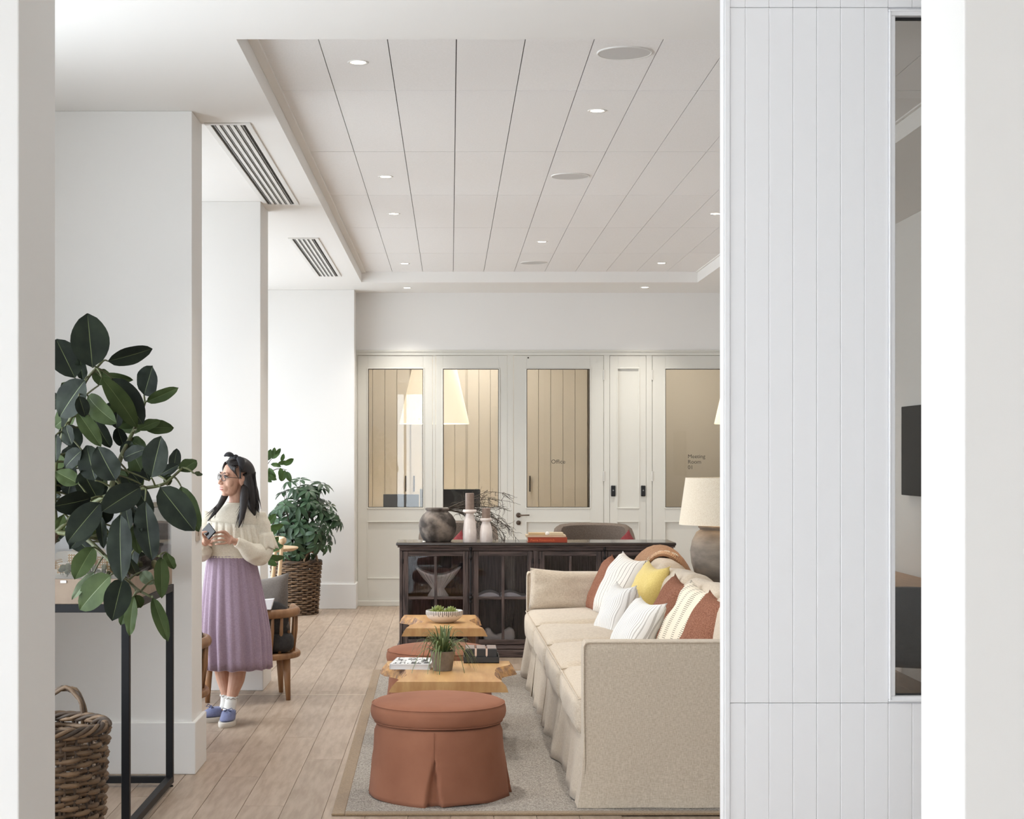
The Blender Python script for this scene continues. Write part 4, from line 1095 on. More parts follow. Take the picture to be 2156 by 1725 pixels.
# ---------------------------------------------------------------- tub chairs behind the sideboard
TAUPE = mat('taupe_wool', srgb(126,114,104), 0.95, srgb(110,98,89), scale=120, bump=0.3, bscale=200, spec=0.1)
DKLEG = mat('dark_leg_wood', srgb(60,46,38), 0.5)
def tub_chair(x, y, w, zt, label):
    o = thing('tub_chair', label, 'chair', (x, y, 0), group='taupe tub chairs behind the sideboard')
    n = 29; th = 0.07
    m = MB(); rings = []
    for i in range(n):
        s = -1+2*i/(n-1); a = pi/2 + s*1.9
        ox, oy = w/2*cos(a), 0.34*sin(a)
        ux, uy = (w/2-th)*cos(a), (0.34-th)*sin(a)
        h = zt - 0.035*abs(s)**2.2 - (0.22*max(0, abs(s)-0.62)/0.38)
        rings.append([(-ox, oy, 0.2), (-ox, oy, h-0.02), (-(ox+ux)/2, (oy+uy)/2, h), (-ux, uy, h-0.02), (-ux, uy, 0.2)])
    m.loft(rings); m.build('backrest', TAUPE, o, smooth=True, autosmooth=60)
    mb = soft_box(w-0.16, 0.54, 0.16, bulge=0.02, r=0.05, n=8); mb.v = [(a, b_-0.03, c+0.40) for a, b_, c in mb.v]; mb.build('seat', TAUPE, o, smooth=True)
    for sx in (-1, 1):
        for sy in (-0.24, 0.24):
            t = MB(); t.tube([(sx*(w/2-0.13), sy, 0.33), (sx*(w/2-0.10), sy*1.05, 0.0)], [0.024, 0.014], 10); t.build('leg', DKLEG, o, smooth=True)
    return o
RED = mat('red_wool', srgb(128,44,46), 0.9, srgb(108,34,38), scale=80)
for x0, x1, top, Y, lab, dx in ((1163.5, 1338.5, 1103.5, 15.35, 'taupe tub chair behind the stack of books', 1322), (881, 1050, 1099, 15.35, 'taupe tub chair behind the clay jar and candles', 967)):
    q0, q1 = px(x0, top, Y), px(x1, top, Y)
    tub_chair((q0.x+q1.x)/2, Y, q1.x-q0.x, q0.z, lab)
    c = px(dx, 1140, 15.12)
    o = pillow(0.24, 0.24, 0.10, seed=dx, ear=0.05).build('seat_cushion', RED, None, smooth=True)
    o.matrix_world = Matrix.Translation((c.x, c.y, c.z-0.06)) @ Matrix.Rotation(radians(-38 if dx > 1000 else -50), 4, 'Z') @ Matrix.Rotation(radians(-14), 4, 'X') @ Matrix.Rotation(radians(40), 4, 'Y')
    tag(o, 'red cushion corner on the tub chair '+('beside the books' if dx > 1000 else 'between jar and candles'), 'cushion', 'red cushions on the tub chairs')
q = px(1436, 1180, 16.2)
ac = thing('leather_armchair', 'brown leather armchair mostly hidden behind the right end of the sideboard', 'armchair', (q.x-0.43, 16.5, 0))
LEA = mat('brown_leather', srgb(112,82,66), 0.5, srgb(92,66,52), scale=14, bump=0.1, bscale=60)
for sx in (-1, 1):
    t = MB(); t.box(sx*0.43-(0.13 if sx > 0 else 0), sx*0.43+(0 if sx > 0 else 0.13), -0.4, 0.4, 0.1, q.z); t.build('arm', LEA, ac, bevel=0.035, seg=4)
t = MB(); t.box(-0.31, 0.31, 0.25, 0.4, 0.1, q.z+0.04); t.build('backrest', LEA, ac, bevel=0.03, seg=3)
t = MB(); t.box(-0.3, 0.3, -0.4, 0.25, 0.2, 0.42); t.build('seat', LEA, ac, bevel=0.04, seg=3)
for sx in (-0.36,0.36):
    for sy in (-0.34,0.34):
        t = MB(); t.box(sx-0.025,sx+0.025,sy-0.025,sy+0.025,0,0.1); t.build('leg', DKLEG, ac)

# ---------------------------------------------------------------- seen through the inner window: screen, table, chair
tv = thing('television', 'black wall-mounted screen seen through the narrow inner window', 'television', (XR, 11.85, 1.636))
t = MB(); t.box(-0.055, -0.02, -0.58, 0.58, -0.32, 0.32); t.build('screen_body', mat('tv_black', srgb(12,12,13), 0.5, spec=0.15), tv, bevel=0.004)
t = MB(); t.box(-0.02, 0, -0.2, 0.2, -0.15, 0.15); t.build('wall_bracket', DARK, tv)
mt = thing('meeting_table', 'pale wooden table under the wall screen, behind the inner window', 'table', (3.0, 11.6, 0))
TW_ = mat('table_oak', srgb(188,150,112), 0.45, srgb(170,132,96), scale=4, stretch=(6,1,6))
t = MB(); t.box(-0.35,0.3,-0.9,1.1,0.71,0.745); t.build('tabletop', TW_, mt, bevel=0.005)
for sx in (-0.3,0.25):
    for sy in (-0.8,1.0):
        t = MB(); t.tube([(sx,sy,0.71),(sx*1.05,sy*1.03,0)], [0.03,0.02], 10); t.build('leg', TW_, mt, smooth=True)
GREY = mat('grey_felt', srgb(96,98,102), 0.95, srgb(84,86,90), scale=100, bump=0.2, bscale=200)
mc = thing('meeting_chair', 'grey felt chair with wooden legs behind the inner window', 'chair', (2.70, 10.05, 0), -0.25)
m = MB(); rings = []
for i in range(17):
    s = -1+2*i/16; a = -pi/2+s*1.5; rings.append([(0.30*cos(a), 0.26*sin(a), 0.42), (0.32*cos(a), 0.30*sin(a), 0.845-0.05*s*s), (0.29*cos(a), 0.27*sin(a), 0.85-0.05*s*s), (0.27*cos(a), 0.22*sin(a), 0.42)])
m.loft(rings); m.build('backrest', GREY, mc, smooth=True, autosmooth=60)
mb = soft_box(0.56, 0.52, 0.1, bulge=0.015, r=0.04, n=6); mb.v = [(a, c+0.02, z+0.43) for a, c, z in mb.v]; mb.build('seat', GREY, mc, smooth=True)
for sx in (-1,1):
    for sy in (-0.2,0.2):
        t = MB(); t.tube([(sx*0.2,sy,0.4),(sx*0.27,sy*1.3,0)], [0.024,0.013], 10); t.build('leg', mat('walnut_leg', srgb(140,96,64), 0.45), mc, smooth=True)
# ---------------------------------------------------------------- woven baskets
CANE = mat('rattan_cane', srgb(92,72,54), 0.65, srgb(132,106,80), scale=9, bump=0.25, bscale=60, rand=0.22, detail=6)
CAND_ = mat('rattan_dark', srgb(58,46,38), 0.7, srgb(84,68,54), scale=9, bump=0.25, bscale=60, rand=0.2)
def basket(name, label, loc, r0, r1, h, rows, stakes, sr, handles, seed=1, rim=0.016):
    o = thing(name, label, 'basket', loc, group='woven cane baskets')
    rr = random.Random(seed); n = stakes*4
    def strand(phase, jit):
        pts = []
        for j in range(n):
            a = 2*pi*j/n; w = sr*1.05*sin(a*stakes/2+phase)
            q = 1+w/r0+0.008*sin(3*a+jit*5)
            pts.append((r0*q*cos(a), r0*q*sin(a), sr*0.35*sin(5*a+jit*9)))
        return pts
    base = []
    for v in range(4):
        m = MB(); m.tube(strand(v*pi, v*1.7), sr, 6, closed=True)
        base.append(m.build('weave_strand', CANE, o, smooth=True))
    zs = [sr + (h-sr*2)*i/(rows-1) for i in range(rows)]
    for i, z in enumerate(zs):
        s = (r0+(r1-r0)*z/h)/r0
        if i < 4: b_ = base[i]; b_.location = (0,0,z); b_.scale = (s,s,1)
        else: put('weave_strand', base[i % 4], o, (0,0,z), (0,0, 2*pi/stakes*2*rr.randrange(stakes)), (s,s,1))
    m = MB()
    for dx in (-0.6, 0.6): m.tube([(r0+0.0, dx*sr*1.3, 0.004), ((r0+r1)/2, dx*sr*1.3, h*0.5), (r1, dx*sr*1.3, h)], sr*0.7, 5)
    f = None
    for k in range(stakes):
        if f is None: f = m.build('stake', CAND_, o, smooth=True)
        else: put('stake', f, o, (0,0,0), (0,0,2*pi*k/stakes))
    for k in range(5):
        m = MB(); ph = k*2*pi/5
        m.tube([((r1+rim*0.9*cos(a*7+ph))*cos(a), (r1+rim*0.9*cos(a*7+ph))*sin(a), h+rim*0.8*sin(a*7+ph)) for a in [2*pi*i/120 for i in range(120)]], sr*0.8, 6, closed=True)
        m.build('rim_strand', CANE if k % 2 else CAND_, o, smooth=True)
    for a0 in handles:
        for q in (-1, 0, 1):
            m = MB(); hw = 0.085
            pts = [((r1+0.008*q)*cos(a0+hw/r1*cos(t_)), (r1+0.008*q)*sin(a0+hw/r1*cos(t_)), h-0.02+0.13*max(0,sin(t_))**0.8+0.006*sin(t_*6+q*2)) for t_ in [pi*i/14 for i in range(15)]]
            m.tube(pts, sr*0.85, 6); m.build('handle', CANE if q else CAND_, o, smooth=True)
    m = MB(); m.lathe([(0.0001,0.01),(r0*0.97,0.01),(r0*0.97,0.02)], 24); m.build('base', CAND_, o)
    return o
SOIL = mat('potting_soil', srgb(58,48,40), 0.95, srgb(40,33,28), scale=40)
POTP = mat('nursery_pot', srgb(70,62,56), 0.7)
bk1 = basket('wicker_basket', 'dark woven cane basket at lower left holding the rubber plant', ((78-VPX)*6.55/F, 6.55, 0), 0.235, 0.260, 0.565, 25, 26, 0.0100, (1.36, 1.36+pi), 3)
bl = bk1.location

# ---------------------------------------------------------------- rubber plant
rp = thing('rubber_plant', 'tall rubber plant with big dark glossy leaves at the left', 'plant', (bl.x-0.05, bl.y, 0.02))
m = MB(); m.lathe([(0.0001,0),(0.12,0),(0.15,0.3),(0.155,0.3),(0.145,0.28),(0.0001,0.28)], 24); m.build('grow_pot', POTP, rp, smooth=True, autosmooth=40)
m = MB(); m.lathe([(0.0001,0.285),(0.14,0.282)], 20, cap=False); m.build('soil', SOIL, rp)
LDK = mat('rubber_leaf_dark', srgb(27,32,27), 0.5, srgb(37,44,34), scale=14, bump=0.08, bscale=30, spec=0.12, rand=0.15)
LGR = mat('rubber_leaf_green', srgb(52,64,36), 0.55, srgb(66,78,46), scale=12, bump=0.08, bscale=30, spec=0.1, rand=0.12)
LPA = mat('rubber_leaf_pale', srgb(118,130,104), 0.5, srgb(96,110,84), scale=12, spec=0.4)
RIBD = mat('leaf_midrib', srgb(92,104,62), 0.5)
STEMG = mat('green_stem', srgb(92,98,60), 0.6, srgb(74,72,48), scale=30)
WOOD_ = mat('plant_bark', srgb(88,72,58), 0.85, srgb(66,54,44), scale=30, bump=0.4, bscale=60)
# (base x, base y, tip x, tip y, width, depth, kind, curl)
LV = [(194.7,774,184,658.6,79,6.36,'d',.1),(227,761,324,735,36,6.42,'d',.25),(158,796,118,713,62,6.6,'d',.1),(174,800,168,752,26,6.68,'d',0),(179,800,122,880,66,6.3,'d',.2),
(214,795,296,905,40,6.36,'g',.5),(236,797,303,896,58,6.46,'d',.35),(211,791,282,801,20,6.5,'g',.4),(303,832,321,770,51,6.55,'d',0),(309,846,376,817,25,6.5,'g',.15),
(303,903,370,899,30,6.5,'g',.5),(288,906,339,884,23,6.45,'g',.2),(166,834,181,880,28,6.3,'d',.2),(185,834,240,893,46,6.42,'g',.5),(164,869,213,940,34,6.34,'g',.4),
(196,877,232,946,38,6.46,'d',.2),(138,897,151,938,32,6.45,'d',.1),(247,867,244,902,28,6.5,'d',.1),(118,916,117,974,30,6.4,'d',.1),(172,948,134,985,38,6.42,'d',.2),
(200,1012,181,937,54,6.36,'d',.1),(243,1012,204,940,62,6.32,'d',.1),(260,965,306,944,30,6.44,'d',.3),(258,959,278,929,28,6.5,'d',.1),(277,929,308,946,34,6.58,'g',.2),
(318,1006,339,918,57,6.26,'d',.05),(365,993,372,944,26,6.44,'d',.1),(333,1002,376,978,24,6.36,'d',.3),(379,993,414,969,31,6.34,'g',.1),(408,997,427,999,9,6.32,'g',.1),(166,1019,117,993,36,6.4,'g',.1),
(295,1026,213.5,1077,60,6.2,'d',.12),(211,1059,140,1143,60,6.28,'d',.15),(191.5,1050,113,1068,46,6.34,'d',.2),(198,1103,145,1156,34,6.4,'d',.2),(253,1083.5,254,1227,56,6.22,'d',.15),
(306,1055,318,1183,58,6.24,'d',.15),(337,1026,410,1119,66,6.22,'d',.2),(381,1024,418,1122,46,6.32,'g',.2),(196,1152,156,1220,46,6.34,'g',.15),(233,1211,165,1285,60,6.28,'g',.15),
(198,1205,150,1262,20,6.4,'p',.2),(258,1218,236,1308,56,6.24,'d',.12),(282,1255,271,1341,29,6.3,'g',.2),(275,1269,253,1317,26,6.38,'g',.2),(286,1253,297,1281,24,6.4,'g',.3),
(321.5,1259,354.5,1352,28,6.3,'g',.2),(339,1174,341,1260,30,6.34,'g',.3),(350,1163,366,1200,26,6.42,'g',.2),(280,1108,294,1167,26,6.38,'g',.2),(273,1174,291,1220,24,6.42,'d',.5),
(297,1205,322,1231,26,6.44,'p',.5),(321,1222,337,1227,15,6.4,'p',.3),(211,1086,218,1156,22,6.4,'d',.1),(264,1068,273,1117,30,6.36,'d',.1),(280,1066,297,1121,20,6.36,'d',.2),
(134,1083,115,1134,24,6.45,'g',.2),(297,1020,275,993,28,6.46,'d',.1),(315,1013,302,984,24,6.46,'d',.1),(205,1050,172,990,58,6.46,'d',.1),(352,1022,355,998,17,6.4,'g',.1),(260,940,246,900,30,6.6,'d',.1),(150,880,128,905,34,6.5,'d',.2)]
for _k in range(52):
    rr0 = random.Random(100+_k); _x, _y = rr0.uniform(120,290), rr0.uniform(800,1190)
    if _x > 250 and _y < 950: continue
    _a = rr0.uniform(0,6.28); _l = rr0.uniform(55,85)
    LV.append((_x,_y,_x+_l*cos(_a),_y+_l*abs(sin(_a))*rr0.choice((1,1,-0.6)),rr0.uniform(34,48),rr0.uniform(6.52,6.75),rr0.choice('ddg'),0.2))
BR = [[(88,1500,6.56),(92,1300,6.55),(100,1160,6.52),(118,1120,6.5)],
      [(118,1120,6.5),(112,1040,6.5),(120,940,6.5),(150,880,6.47),(180,800,6.42),(215,762,6.42)],
      [(118,1120,6.5),(160,1080,6.46),(230,1040,6.38),(290,1030,6.3),(345,1022,6.3),(385,985,6.34)],
      [(230,1040,6.38),(255,960,6.46),(285,900,6.5),(305,850,6.52)],
      [(118,1120,6.5),(180,1130,6.46),(240,1190,6.38),(285,1240,6.36),(320,1258,6.34)],
      [(240,1110,6.42),(300,1160,6.4),(335,1172,6.38)]]
BP = []
for k, q in enumerate(BR):
    pts = [px(*p) for p in q]; fine = []
    for a, c in zip(pts, pts[1:]):
        for i in range(6): fine.append(a.lerp(c, i/6))
    fine.append(pts[-1])
    for _ in range(3): fine = [fine[0]]+[(fine[i-1]+fine[i]*2+fine[i+1])/4 for i in range(1, len(fine)-1)]+[fine[-1]]
    BP += fine if k else fine[10:]
    r0 = 0.020 if k == 0 else 0.011; r1 = 0.016 if k == 0 else 0.0045
    m = MB(); m.tube(fine, [r0+(r1-r0)*i/(len(fine)-1) for i in range(len(fine))], 8); m.build('branch' if k else 'trunk', WOOD_ if k < 1 else STEMG, rp, smooth=True, world=True)
rr = random.Random(5)
def leaf_mesh(L, w, curl, fold=0.22, nseg=10, tip=0.06):
    """blade along +Z from the origin, facing -Y, width along X"""
    rows = []; hs = [-1,-0.66,-0.3,-0.02,0.02,0.3,0.66,1]
    for i in range(nseg+1):
        s = i/nseg
        prof = max(0.0, sin(pi*min(1.0, s**0.92)))**0.62
        ww = w/2*prof*(1.0 if s < 0.93 else max(0.05, (1-s)/0.07)) + 0.0006
        if s > 0.93: ww = max(ww, w*0.012)
        y = -curl*L*0.22*(4*s*(1-s)) + curl*L*0.35*s*s
        z = L*s*(1-0.12*curl*s)
        row = []
        for hval in hs:
            x = hval*ww if abs(hval) > 0.05 else hval*min(ww, w*0.55)+0
            row.append((x, y - fold*abs(hval)*ww*0.6 + (0.0015 if abs(hval) < 0.05 else 0) + 0.0025*sin(s*14+hval*3)*abs(hval), z))
        rows.append(row)
    m = MB()
    for i in range(nseg):
        pass
    n = len(hs); vs = [v for r in rows for v in r]; m.v = vs
    for i in range(nseg):
        for j in range(n-1):
            m.f.append((i*n+j, i*n+j+1, (i+1)*n+j+1, (i+1)*n+j)); m.mi.append(1 if j == 3 else 0)
    return m
for bx_, by_, tx_, ty_, w, Y, kd, curl in LV:
    tilt = rr.uniform(-0.10, 0.10)
    b0 = px(bx_, by_, Y); t0 = px(tx_, ty_, Y+tilt)
    ax = (t0-b0); L = ax.length; ax.normalize()
    roll = rr.uniform(-0.45, 0.45); wid = w*Y/F/cos(roll)
    view = Vector((0,-1,0)); nrm = (view - ax*view.dot(ax)).normalized()
    nrm = (Matrix.Rotation(roll, 4, ax) @ nrm)
    xx = nrm.cross(ax) * -1
    M = Matrix((( -xx.x, -nrm.x, ax.x, 0), (-xx.y, -nrm.y, ax.y, 0), (-xx.z, -nrm.z, ax.z, 0), (0,0,0,1)))
    o = leaf_mesh(L, wid, curl*0.6).build('leaf', [{'d': LDK, 'g': LGR, 'p': LPA}[kd], RIBD], rp, smooth=True)
    M.translation = b0 - rp.location
    o.matrix_local = M
    near = min(BP, key=lambda p: (p-b0).length)
    mid = near.lerp(b0, 0.5); mid.z += 0.01
    m = MB(); m.tube(bez(near, mid, b0, 6), [0.0042,0.004,0.0038,0.0036,0.0034,0.0032,0.003], 6); m.build('petiole', STEMG, rp, smooth=True, world=True)

# ---------------------------------------------------------------- architectural model on its black steel stand
XA, XB_, YA, YZ = -2.55, -1.342, 7.14, 8.29
st = thing('steel_stand', 'black square-tube steel stand carrying the architectural model', 'stand', ((XA+XB_)/2, (YA+YZ)/2, 0))
S_ = 0.034
for x in (XA, XB_-S_):
    for y in (YA, YZ-S_):
        t = MB(); t.box(x, x+S_, y, y+S_, 0.016, 0.979); t.build('leg', BLACK, st, bevel=0.002, world=True)
        t = MB(); t.lathe([(0.0001,0),(0.017,0),(0.016,0.006),(0.006,0.008),(0.006,0.018)], 16, (x+S_/2, y+S_/2, 0)); t.build('levelling_foot', BLACK, st, smooth=True, world=True)
for z0, z1 in ((0.018, 0.05), (0.945, 0.979)):
    for y in (YA, YZ-S_):
        t = MB(); t.box(XA+S_, XB_-S_, y, y+S_, z0, z1); t.build('rail', BLACK, st, bevel=0.002, world=True)
    for x in (XA, XB_-S_):
        t = MB(); t.box(x, x+S_, YA+S_, YZ-S_, z0, z1); t.build('rail', BLACK, st, bevel=0.002, world=True)
MDF = mat('model_base_board', srgb(146,128,111), 0.7, srgb(138,120,104), scale=20)
CARD = mat('model_card', srgb(222,212,198), 0.8)
def windows_mat(name, wall, hole, fx, fz):
    m = bpy.data.materials.new(name); m.use_nodes = True; n = m.node_tree.nodes; L = m.node_tree.links
    tc = n.new('ShaderNodeTexCoord'); br = n.new('ShaderNodeTexBrick'); mp = n.new('ShaderNodeMapping')
    mp.inputs['Rotation'].default_value = (pi/2, 0, 0)
    L.new(tc.outputs['Object'], mp.inputs[0]); L.new(mp.outputs[0], br.inputs['Vector'])
    br.offset = 0.0; br.inputs['Color1'].default_value = hole; br.inputs['Color2'].default_value = hole; br.inputs['Mortar'].default_value = wall
    br.inputs['Scale'].default_value = 1.0; br.inputs['Brick Width'].default_value = fx; br.inputs['Row Height'].default_value = fz; br.inputs['Mortar Size'].default_value = fx*0.24; br.inputs['Mortar Smooth'].default_value = 0
    L.new(br.outputs[0], n['Principled BSDF'].inputs['Base Color']); n['Principled BSDF'].inputs['Roughness'].default_value = 0.8
    MATS[name] = m; return m
TANW = windows_mat('model_facade', srgb(188,152,106), srgb(238,228,210), 0.0105, 0.0115)
am = thing('architectural_model', 'beige architectural model of city blocks under a clear cover', 'model', ((XA+XB_)/2, (YA+YZ)/2, 0.979))
ZM = 1.085
t = MB(); t.box(XA+0.008, XB_-0.008, YA+0.006, YZ-0.006, 0.9795, ZM); t.build('plinth_box', MDF, am, bevel=0.002, world=True)
t = MB(); t.box(XA+0.02, XB_-0.02, YA+0.02, YZ-0.02, ZM, ZM+0.004); t.build('site_board', CARD, am, world=True)
def bld(x0, x1, ytop, Y, d, m_=TANW):
    a = px(x0, ytop, Y); c = px(x1, ytop, Y)
    t = MB(); t.box(a.x, c.x, Y, Y+d, ZM+0.004, a.z); o = t.build('model_building', m_, am, world=True)
    t = MB(); t.box(a.x+0.004, c.x-0.004, Y+0.004, Y+d-0.004, a.z, a.z+0.006); t.build('roof', CARD, o, world=True)
for q in ((143,167,1167,7.5,0.07),(120,144,1189,7.42,0.06),(96,121,1181,7.7,0.1),(170,200,1180,7.8,0.09),(205,240,1172,7.75,0.1),(225,262,1190,7.45,0.08),(60,95,1175,7.6,0.1)): bld(*q)
for q in ((117,150,1166,8.0,0.1),(150,215,1160,8.1,0.08),(290,330,1182,7.95,0.12),(300,345,1176,8.12,0.08),(266,288,1185,7.7,0.1),(332,352,1180,8.05,0.1)): bld(*q, m_=CARD)
MTR = mat('model_tree', srgb(120,116,84), 0.9, srgb(92,92,66), scale=60, rand=0.2); MTK = mat('model_twig', srgb(120,96,76), 0.8)
rr = random.Random(8); f = None
for k in range(46):
    x = rr.uniform(117, 275) if k < 38 else rr.uniform(280, 340); Y = rr.uniform(7.2, 7.36) if k < 26 else rr.uniform(7.4, 8.1)
    p = px(x, 1200, Y); r = rr.uniform(0.008, 0.016)
    if f is None:
        t = MB(); t.ball((0,0,0.022), 0.012, 8, 6); t.v = [(a+0.003*noise.noise(Vector((a*200,b_*200,c*200))), b_, c+0.003*noise.noise(Vector((c*150,a*150,5)))) for a, b_, c in t.v]; t.tube([(0,0,0),(0,0,0.014)], 0.0014, 5)
        f = t.build('model_tree', MTR, am, smooth=True); f.location = (p.x-am.location.x, Y-am.location.y, ZM+0.004-0.979); f.scale = (r/0.012,)*3
    else: put('model_tree', f, am, (p.x-am.location.x, Y-am.location.y, ZM+0.004-0.979), (0,0,rr.uniform(0,6)), (r/0.012, r/0.012, r/0.012*rr.uniform(0.8,1.3)))
ACR = glass_mat('acrylic', (0.96,0.97,0.98,1), 0.9)
t = MB()
cv = (XA+0.012, XB_-0.012, YA+0.01, YZ-0.01); zc = 1.385; e = 0.004
t.box(cv[0], cv[1], cv[2], cv[2]+e, ZM, zc); t.box(cv[0], cv[1], cv[3]-e, cv[3], ZM, zc); t.box(cv[1]-e, cv[1], cv[2]+e, cv[3]-e, ZM, zc); t.box(cv[0], cv[0]+e, cv[2]+e, cv[3]-e, ZM, zc); t.box(cv[0], cv[1], cv[2], cv[3], zc, zc+e)
t.build('clear_cover', ACR, am, world=True)
c = px(133, 1225, YA); t = MB(); t.box(c.x-0.012, c.x+0.012, YA+0.002, YA+0.006, c.z-0.006, c.z+0.004); t.build('name_tag', WHT, am, world=True)

# ---------------------------------------------------------------- switch plate on the front pier
c = px(416, 1121, 8.78)
sw = thing('light_switch', 'small light switch plate on the side of the front pier', 'light switch', (-1.3015, 8.78, c.z))
t = MB(); t.box(0.0, 0.008, -0.06, 0.06, -0.045, 0.045); t.build('plate', mat('switch_plate', srgb(206,192,178), 0.35, metal=0.3), sw, bevel=0.003)
t = MB(); t.box(0.008, 0.014, -0.025, 0.025, -0.018, 0.018); t.build('rocker', mat('switch_rocker', srgb(190,176,162), 0.4), sw, bevel=0.003)

# ---------------------------------------------------------------- spindle lounge chairs
ASH = mat('lounge_oak', srgb(156,116,80), 0.45, srgb(132,94,62), scale=4, stretch=(5,5,1.5), bump=0.05, bscale=20)
CHAR = mat('charcoal_cushion', srgb(44,42,42), 0.95, srgb(56,53,52), scale=60, bump=0.2, bscale=120)
GPIL = weave('grey_pillow_cloth', srgb(112,104,98), srgb(92,85,80), scale=500)
def lounge(label):
    o = thing('lounge_chair', label, 'armchair', (0,0,0), group='spindle-back lounge chairs')
    def arc(rx, ry, a0=pi+0.0, a1=2*pi, n=24, z=0.0, ext=0.26):
        pts = [(-rx, ext*(1-i/3), z) for i in range(3)] + [(rx*cos(a0+(a1-a0)*i/n), ry*sin(a0+(a1-a0)*i/n), z) for i in range(n+1)] + [(rx, ext*(i+1)/3, z) for i in range(3)]
        return pts
    m = MB(); outl = [(a, b_) for a, b_, _ in arc(0.36, 0.31, ext=0.30)]; m.prism(outl, 0.275, 0.315); m.build('seat_board', ASH, o, bevel=0.014, seg=3)
    m = MB(); p = arc(0.335, 0.30, z=0.575, ext=0.20); m.tube(p, 0.024, 10, flat=1.25); m.build('back_rail', ASH, o, smooth=True)
    for k in range(15):
        a = pi + pi*(k+0.0)/14
        t = MB(); t.tube([(0.315*cos(a), 0.272*sin(a), 0.31), (0.330*cos(a), 0.290*sin(a), 0.45), (0.335*cos(a), 0.298*sin(a), 0.575)], [0.010,0.0125,0.010], 8); t.build('spindle', ASH, o, smooth=True)
    for x in (-0.25, 0.25):
        for y in (-0.13, 0.22):
            t = MB(); t.tube([(x, y, 0.285), (x*1.05, y*1.1, 0.0)], [0.028, 0.015], 12); t.build('leg', ASH, o, smooth=True)
    mb = soft_box(0.58, 0.52, 0.14, bulge=0.02, r=0.05, n=8); mb.v = [(a, b_+0.02, c+0.388) for a, b_, c in mb.v]; mb.build('seat_cushion', CHAR, o, smooth=True)
    mb = soft_box(0.50, 0.13, 0.22, bulge=0.02, r=0.05, n=8); xf(mb, Matrix.Translation((0,-0.16,0.53)) @ Matrix.Rotation(radians(10), 4, 'X')); mb.build('back_cushion', CHAR, o, smooth=True)
    return o
LC = lounge('wooden spindle lounge chair behind the woman, grey pillow on it'); LC.location = ((515-VPX)*11.2/F, 11.27, 0); LC.rotation_euler = (0,0,0.22)
dup(LC, (-1.645, 9.42, 0), 1.45, 'wooden spindle lounge chair half hidden by the front pier')
q = px(563, 1250, 11.18); o = pillow(0.42, 0.38, 0.15, seed=3).build('grey_pillow', GPIL, None, smooth=True)
o.matrix_world = Matrix.Translation((q.x-0.045, q.y+0.06, 0.63)) @ Matrix.Rotation(radians(-24), 4, 'Z') @ Matrix.Rotation(radians(-8), 4, 'X') @ Matrix.Rotation(radians(-6), 4, 'Y'); tag(o, 'grey pillow standing in the lounge chair behind the woman', 'cushion')
q = px(564, 1281, 11.0); t = MB(); t.hexa([(q.x-0.06,q.y-0.01,0.61),(q.x+0.02,q.y-0.01,0.61),(q.x+0.02,q.y+0.04,0.61),(q.x-0.06,q.y+0.04,0.61)],[(q.x-0.06,q.y-0.01,0.672),(q.x+0.04,q.y-0.01,0.68),(q.x+0.04,q.y+0.04,0.68),(q.x-0.06,q.y+0.04,0.672)])
o = t.build('folded_paper', WHT, None, bevel=0.003); tag(o, 'white folded papers tucked beside the grey pillow', 'papers')

# ---------------------------------------------------------------- light wood chair and round table further back
BEECH = mat('pale_beech', srgb(214,184,146), 0.45, srgb(196,164,126), scale=4, stretch=(5,5,1.5))
dc = thing('dining_chair', 'pale beech chair with a short curved top rail in front of the round table', 'chair', ((586-VPX)*14.25/F-0.2435, 14.28, 0), radians(103))
for sx in (-1, 1):
    t = MB(); t.tube([(sx*0.20,-0.20,0),(sx*0.205,-0.21,0.45),(sx*0.19,-0.25,0.90)], [0.016,0.019,0.014], 10); t.build('back_leg', BEECH, dc, smooth=True)
    t = MB(); t.tube([(sx*0.22,0.22,0),(sx*0.21,0.21,0.44)], [0.014,0.019], 10); t.build('front_leg', BEECH, dc, smooth=True)
    t = MB(); t.tube([(sx*0.205,-0.2,0.40),(sx*0.21,0.2,0.40)], 0.012, 8); t.build('side_rail', BEECH, dc, smooth=True)
t = MB(); t.tube(bez((-0.23,-0.24,0.89),(0,-0.33,0.90),(0.23,-0.24,0.89),12), 0.022, 10, flat=1.2); t.build('top_rail', BEECH, dc, smooth=True)
mb = soft_box(0.46,0.46,0.07,bulge=0.012,r=0.03,n=6); mb.v=[(a,b_,c+0.455) for a,b_,c in mb.v]; mb.build('seat', mat('oatmeal_cloth', srgb(202,190,172), 0.95), dc, smooth=True)
q = px(628, 1156, 15.4)
rt = thing('round_table', 'round pale wooden table beside the leafy umbrella plant', 'table', (q.x-0.40, 15.4, 0))
t = MB(); t.lathe([(0.0001,0.745),(0.36,0.745),(0.395,0.762),(0.40,0.772),(0.395,0.778),(0.0001,0.78)], 56); t.build('tabletop', BEECH, rt, smooth=True, autosmooth=30)
t = MB(); t.tube([(0,0,0.02),(0,0,0.745)], 0.035, 14); t.build('column', BLACK, rt, smooth=True)
t = MB(); t.lathe([(0.0001,0),(0.24,0),(0.24,0.012),(0.04,0.03),(0.0001,0.03)], 36); t.build('base', BLACK, rt, smooth=True, autosmooth=30)

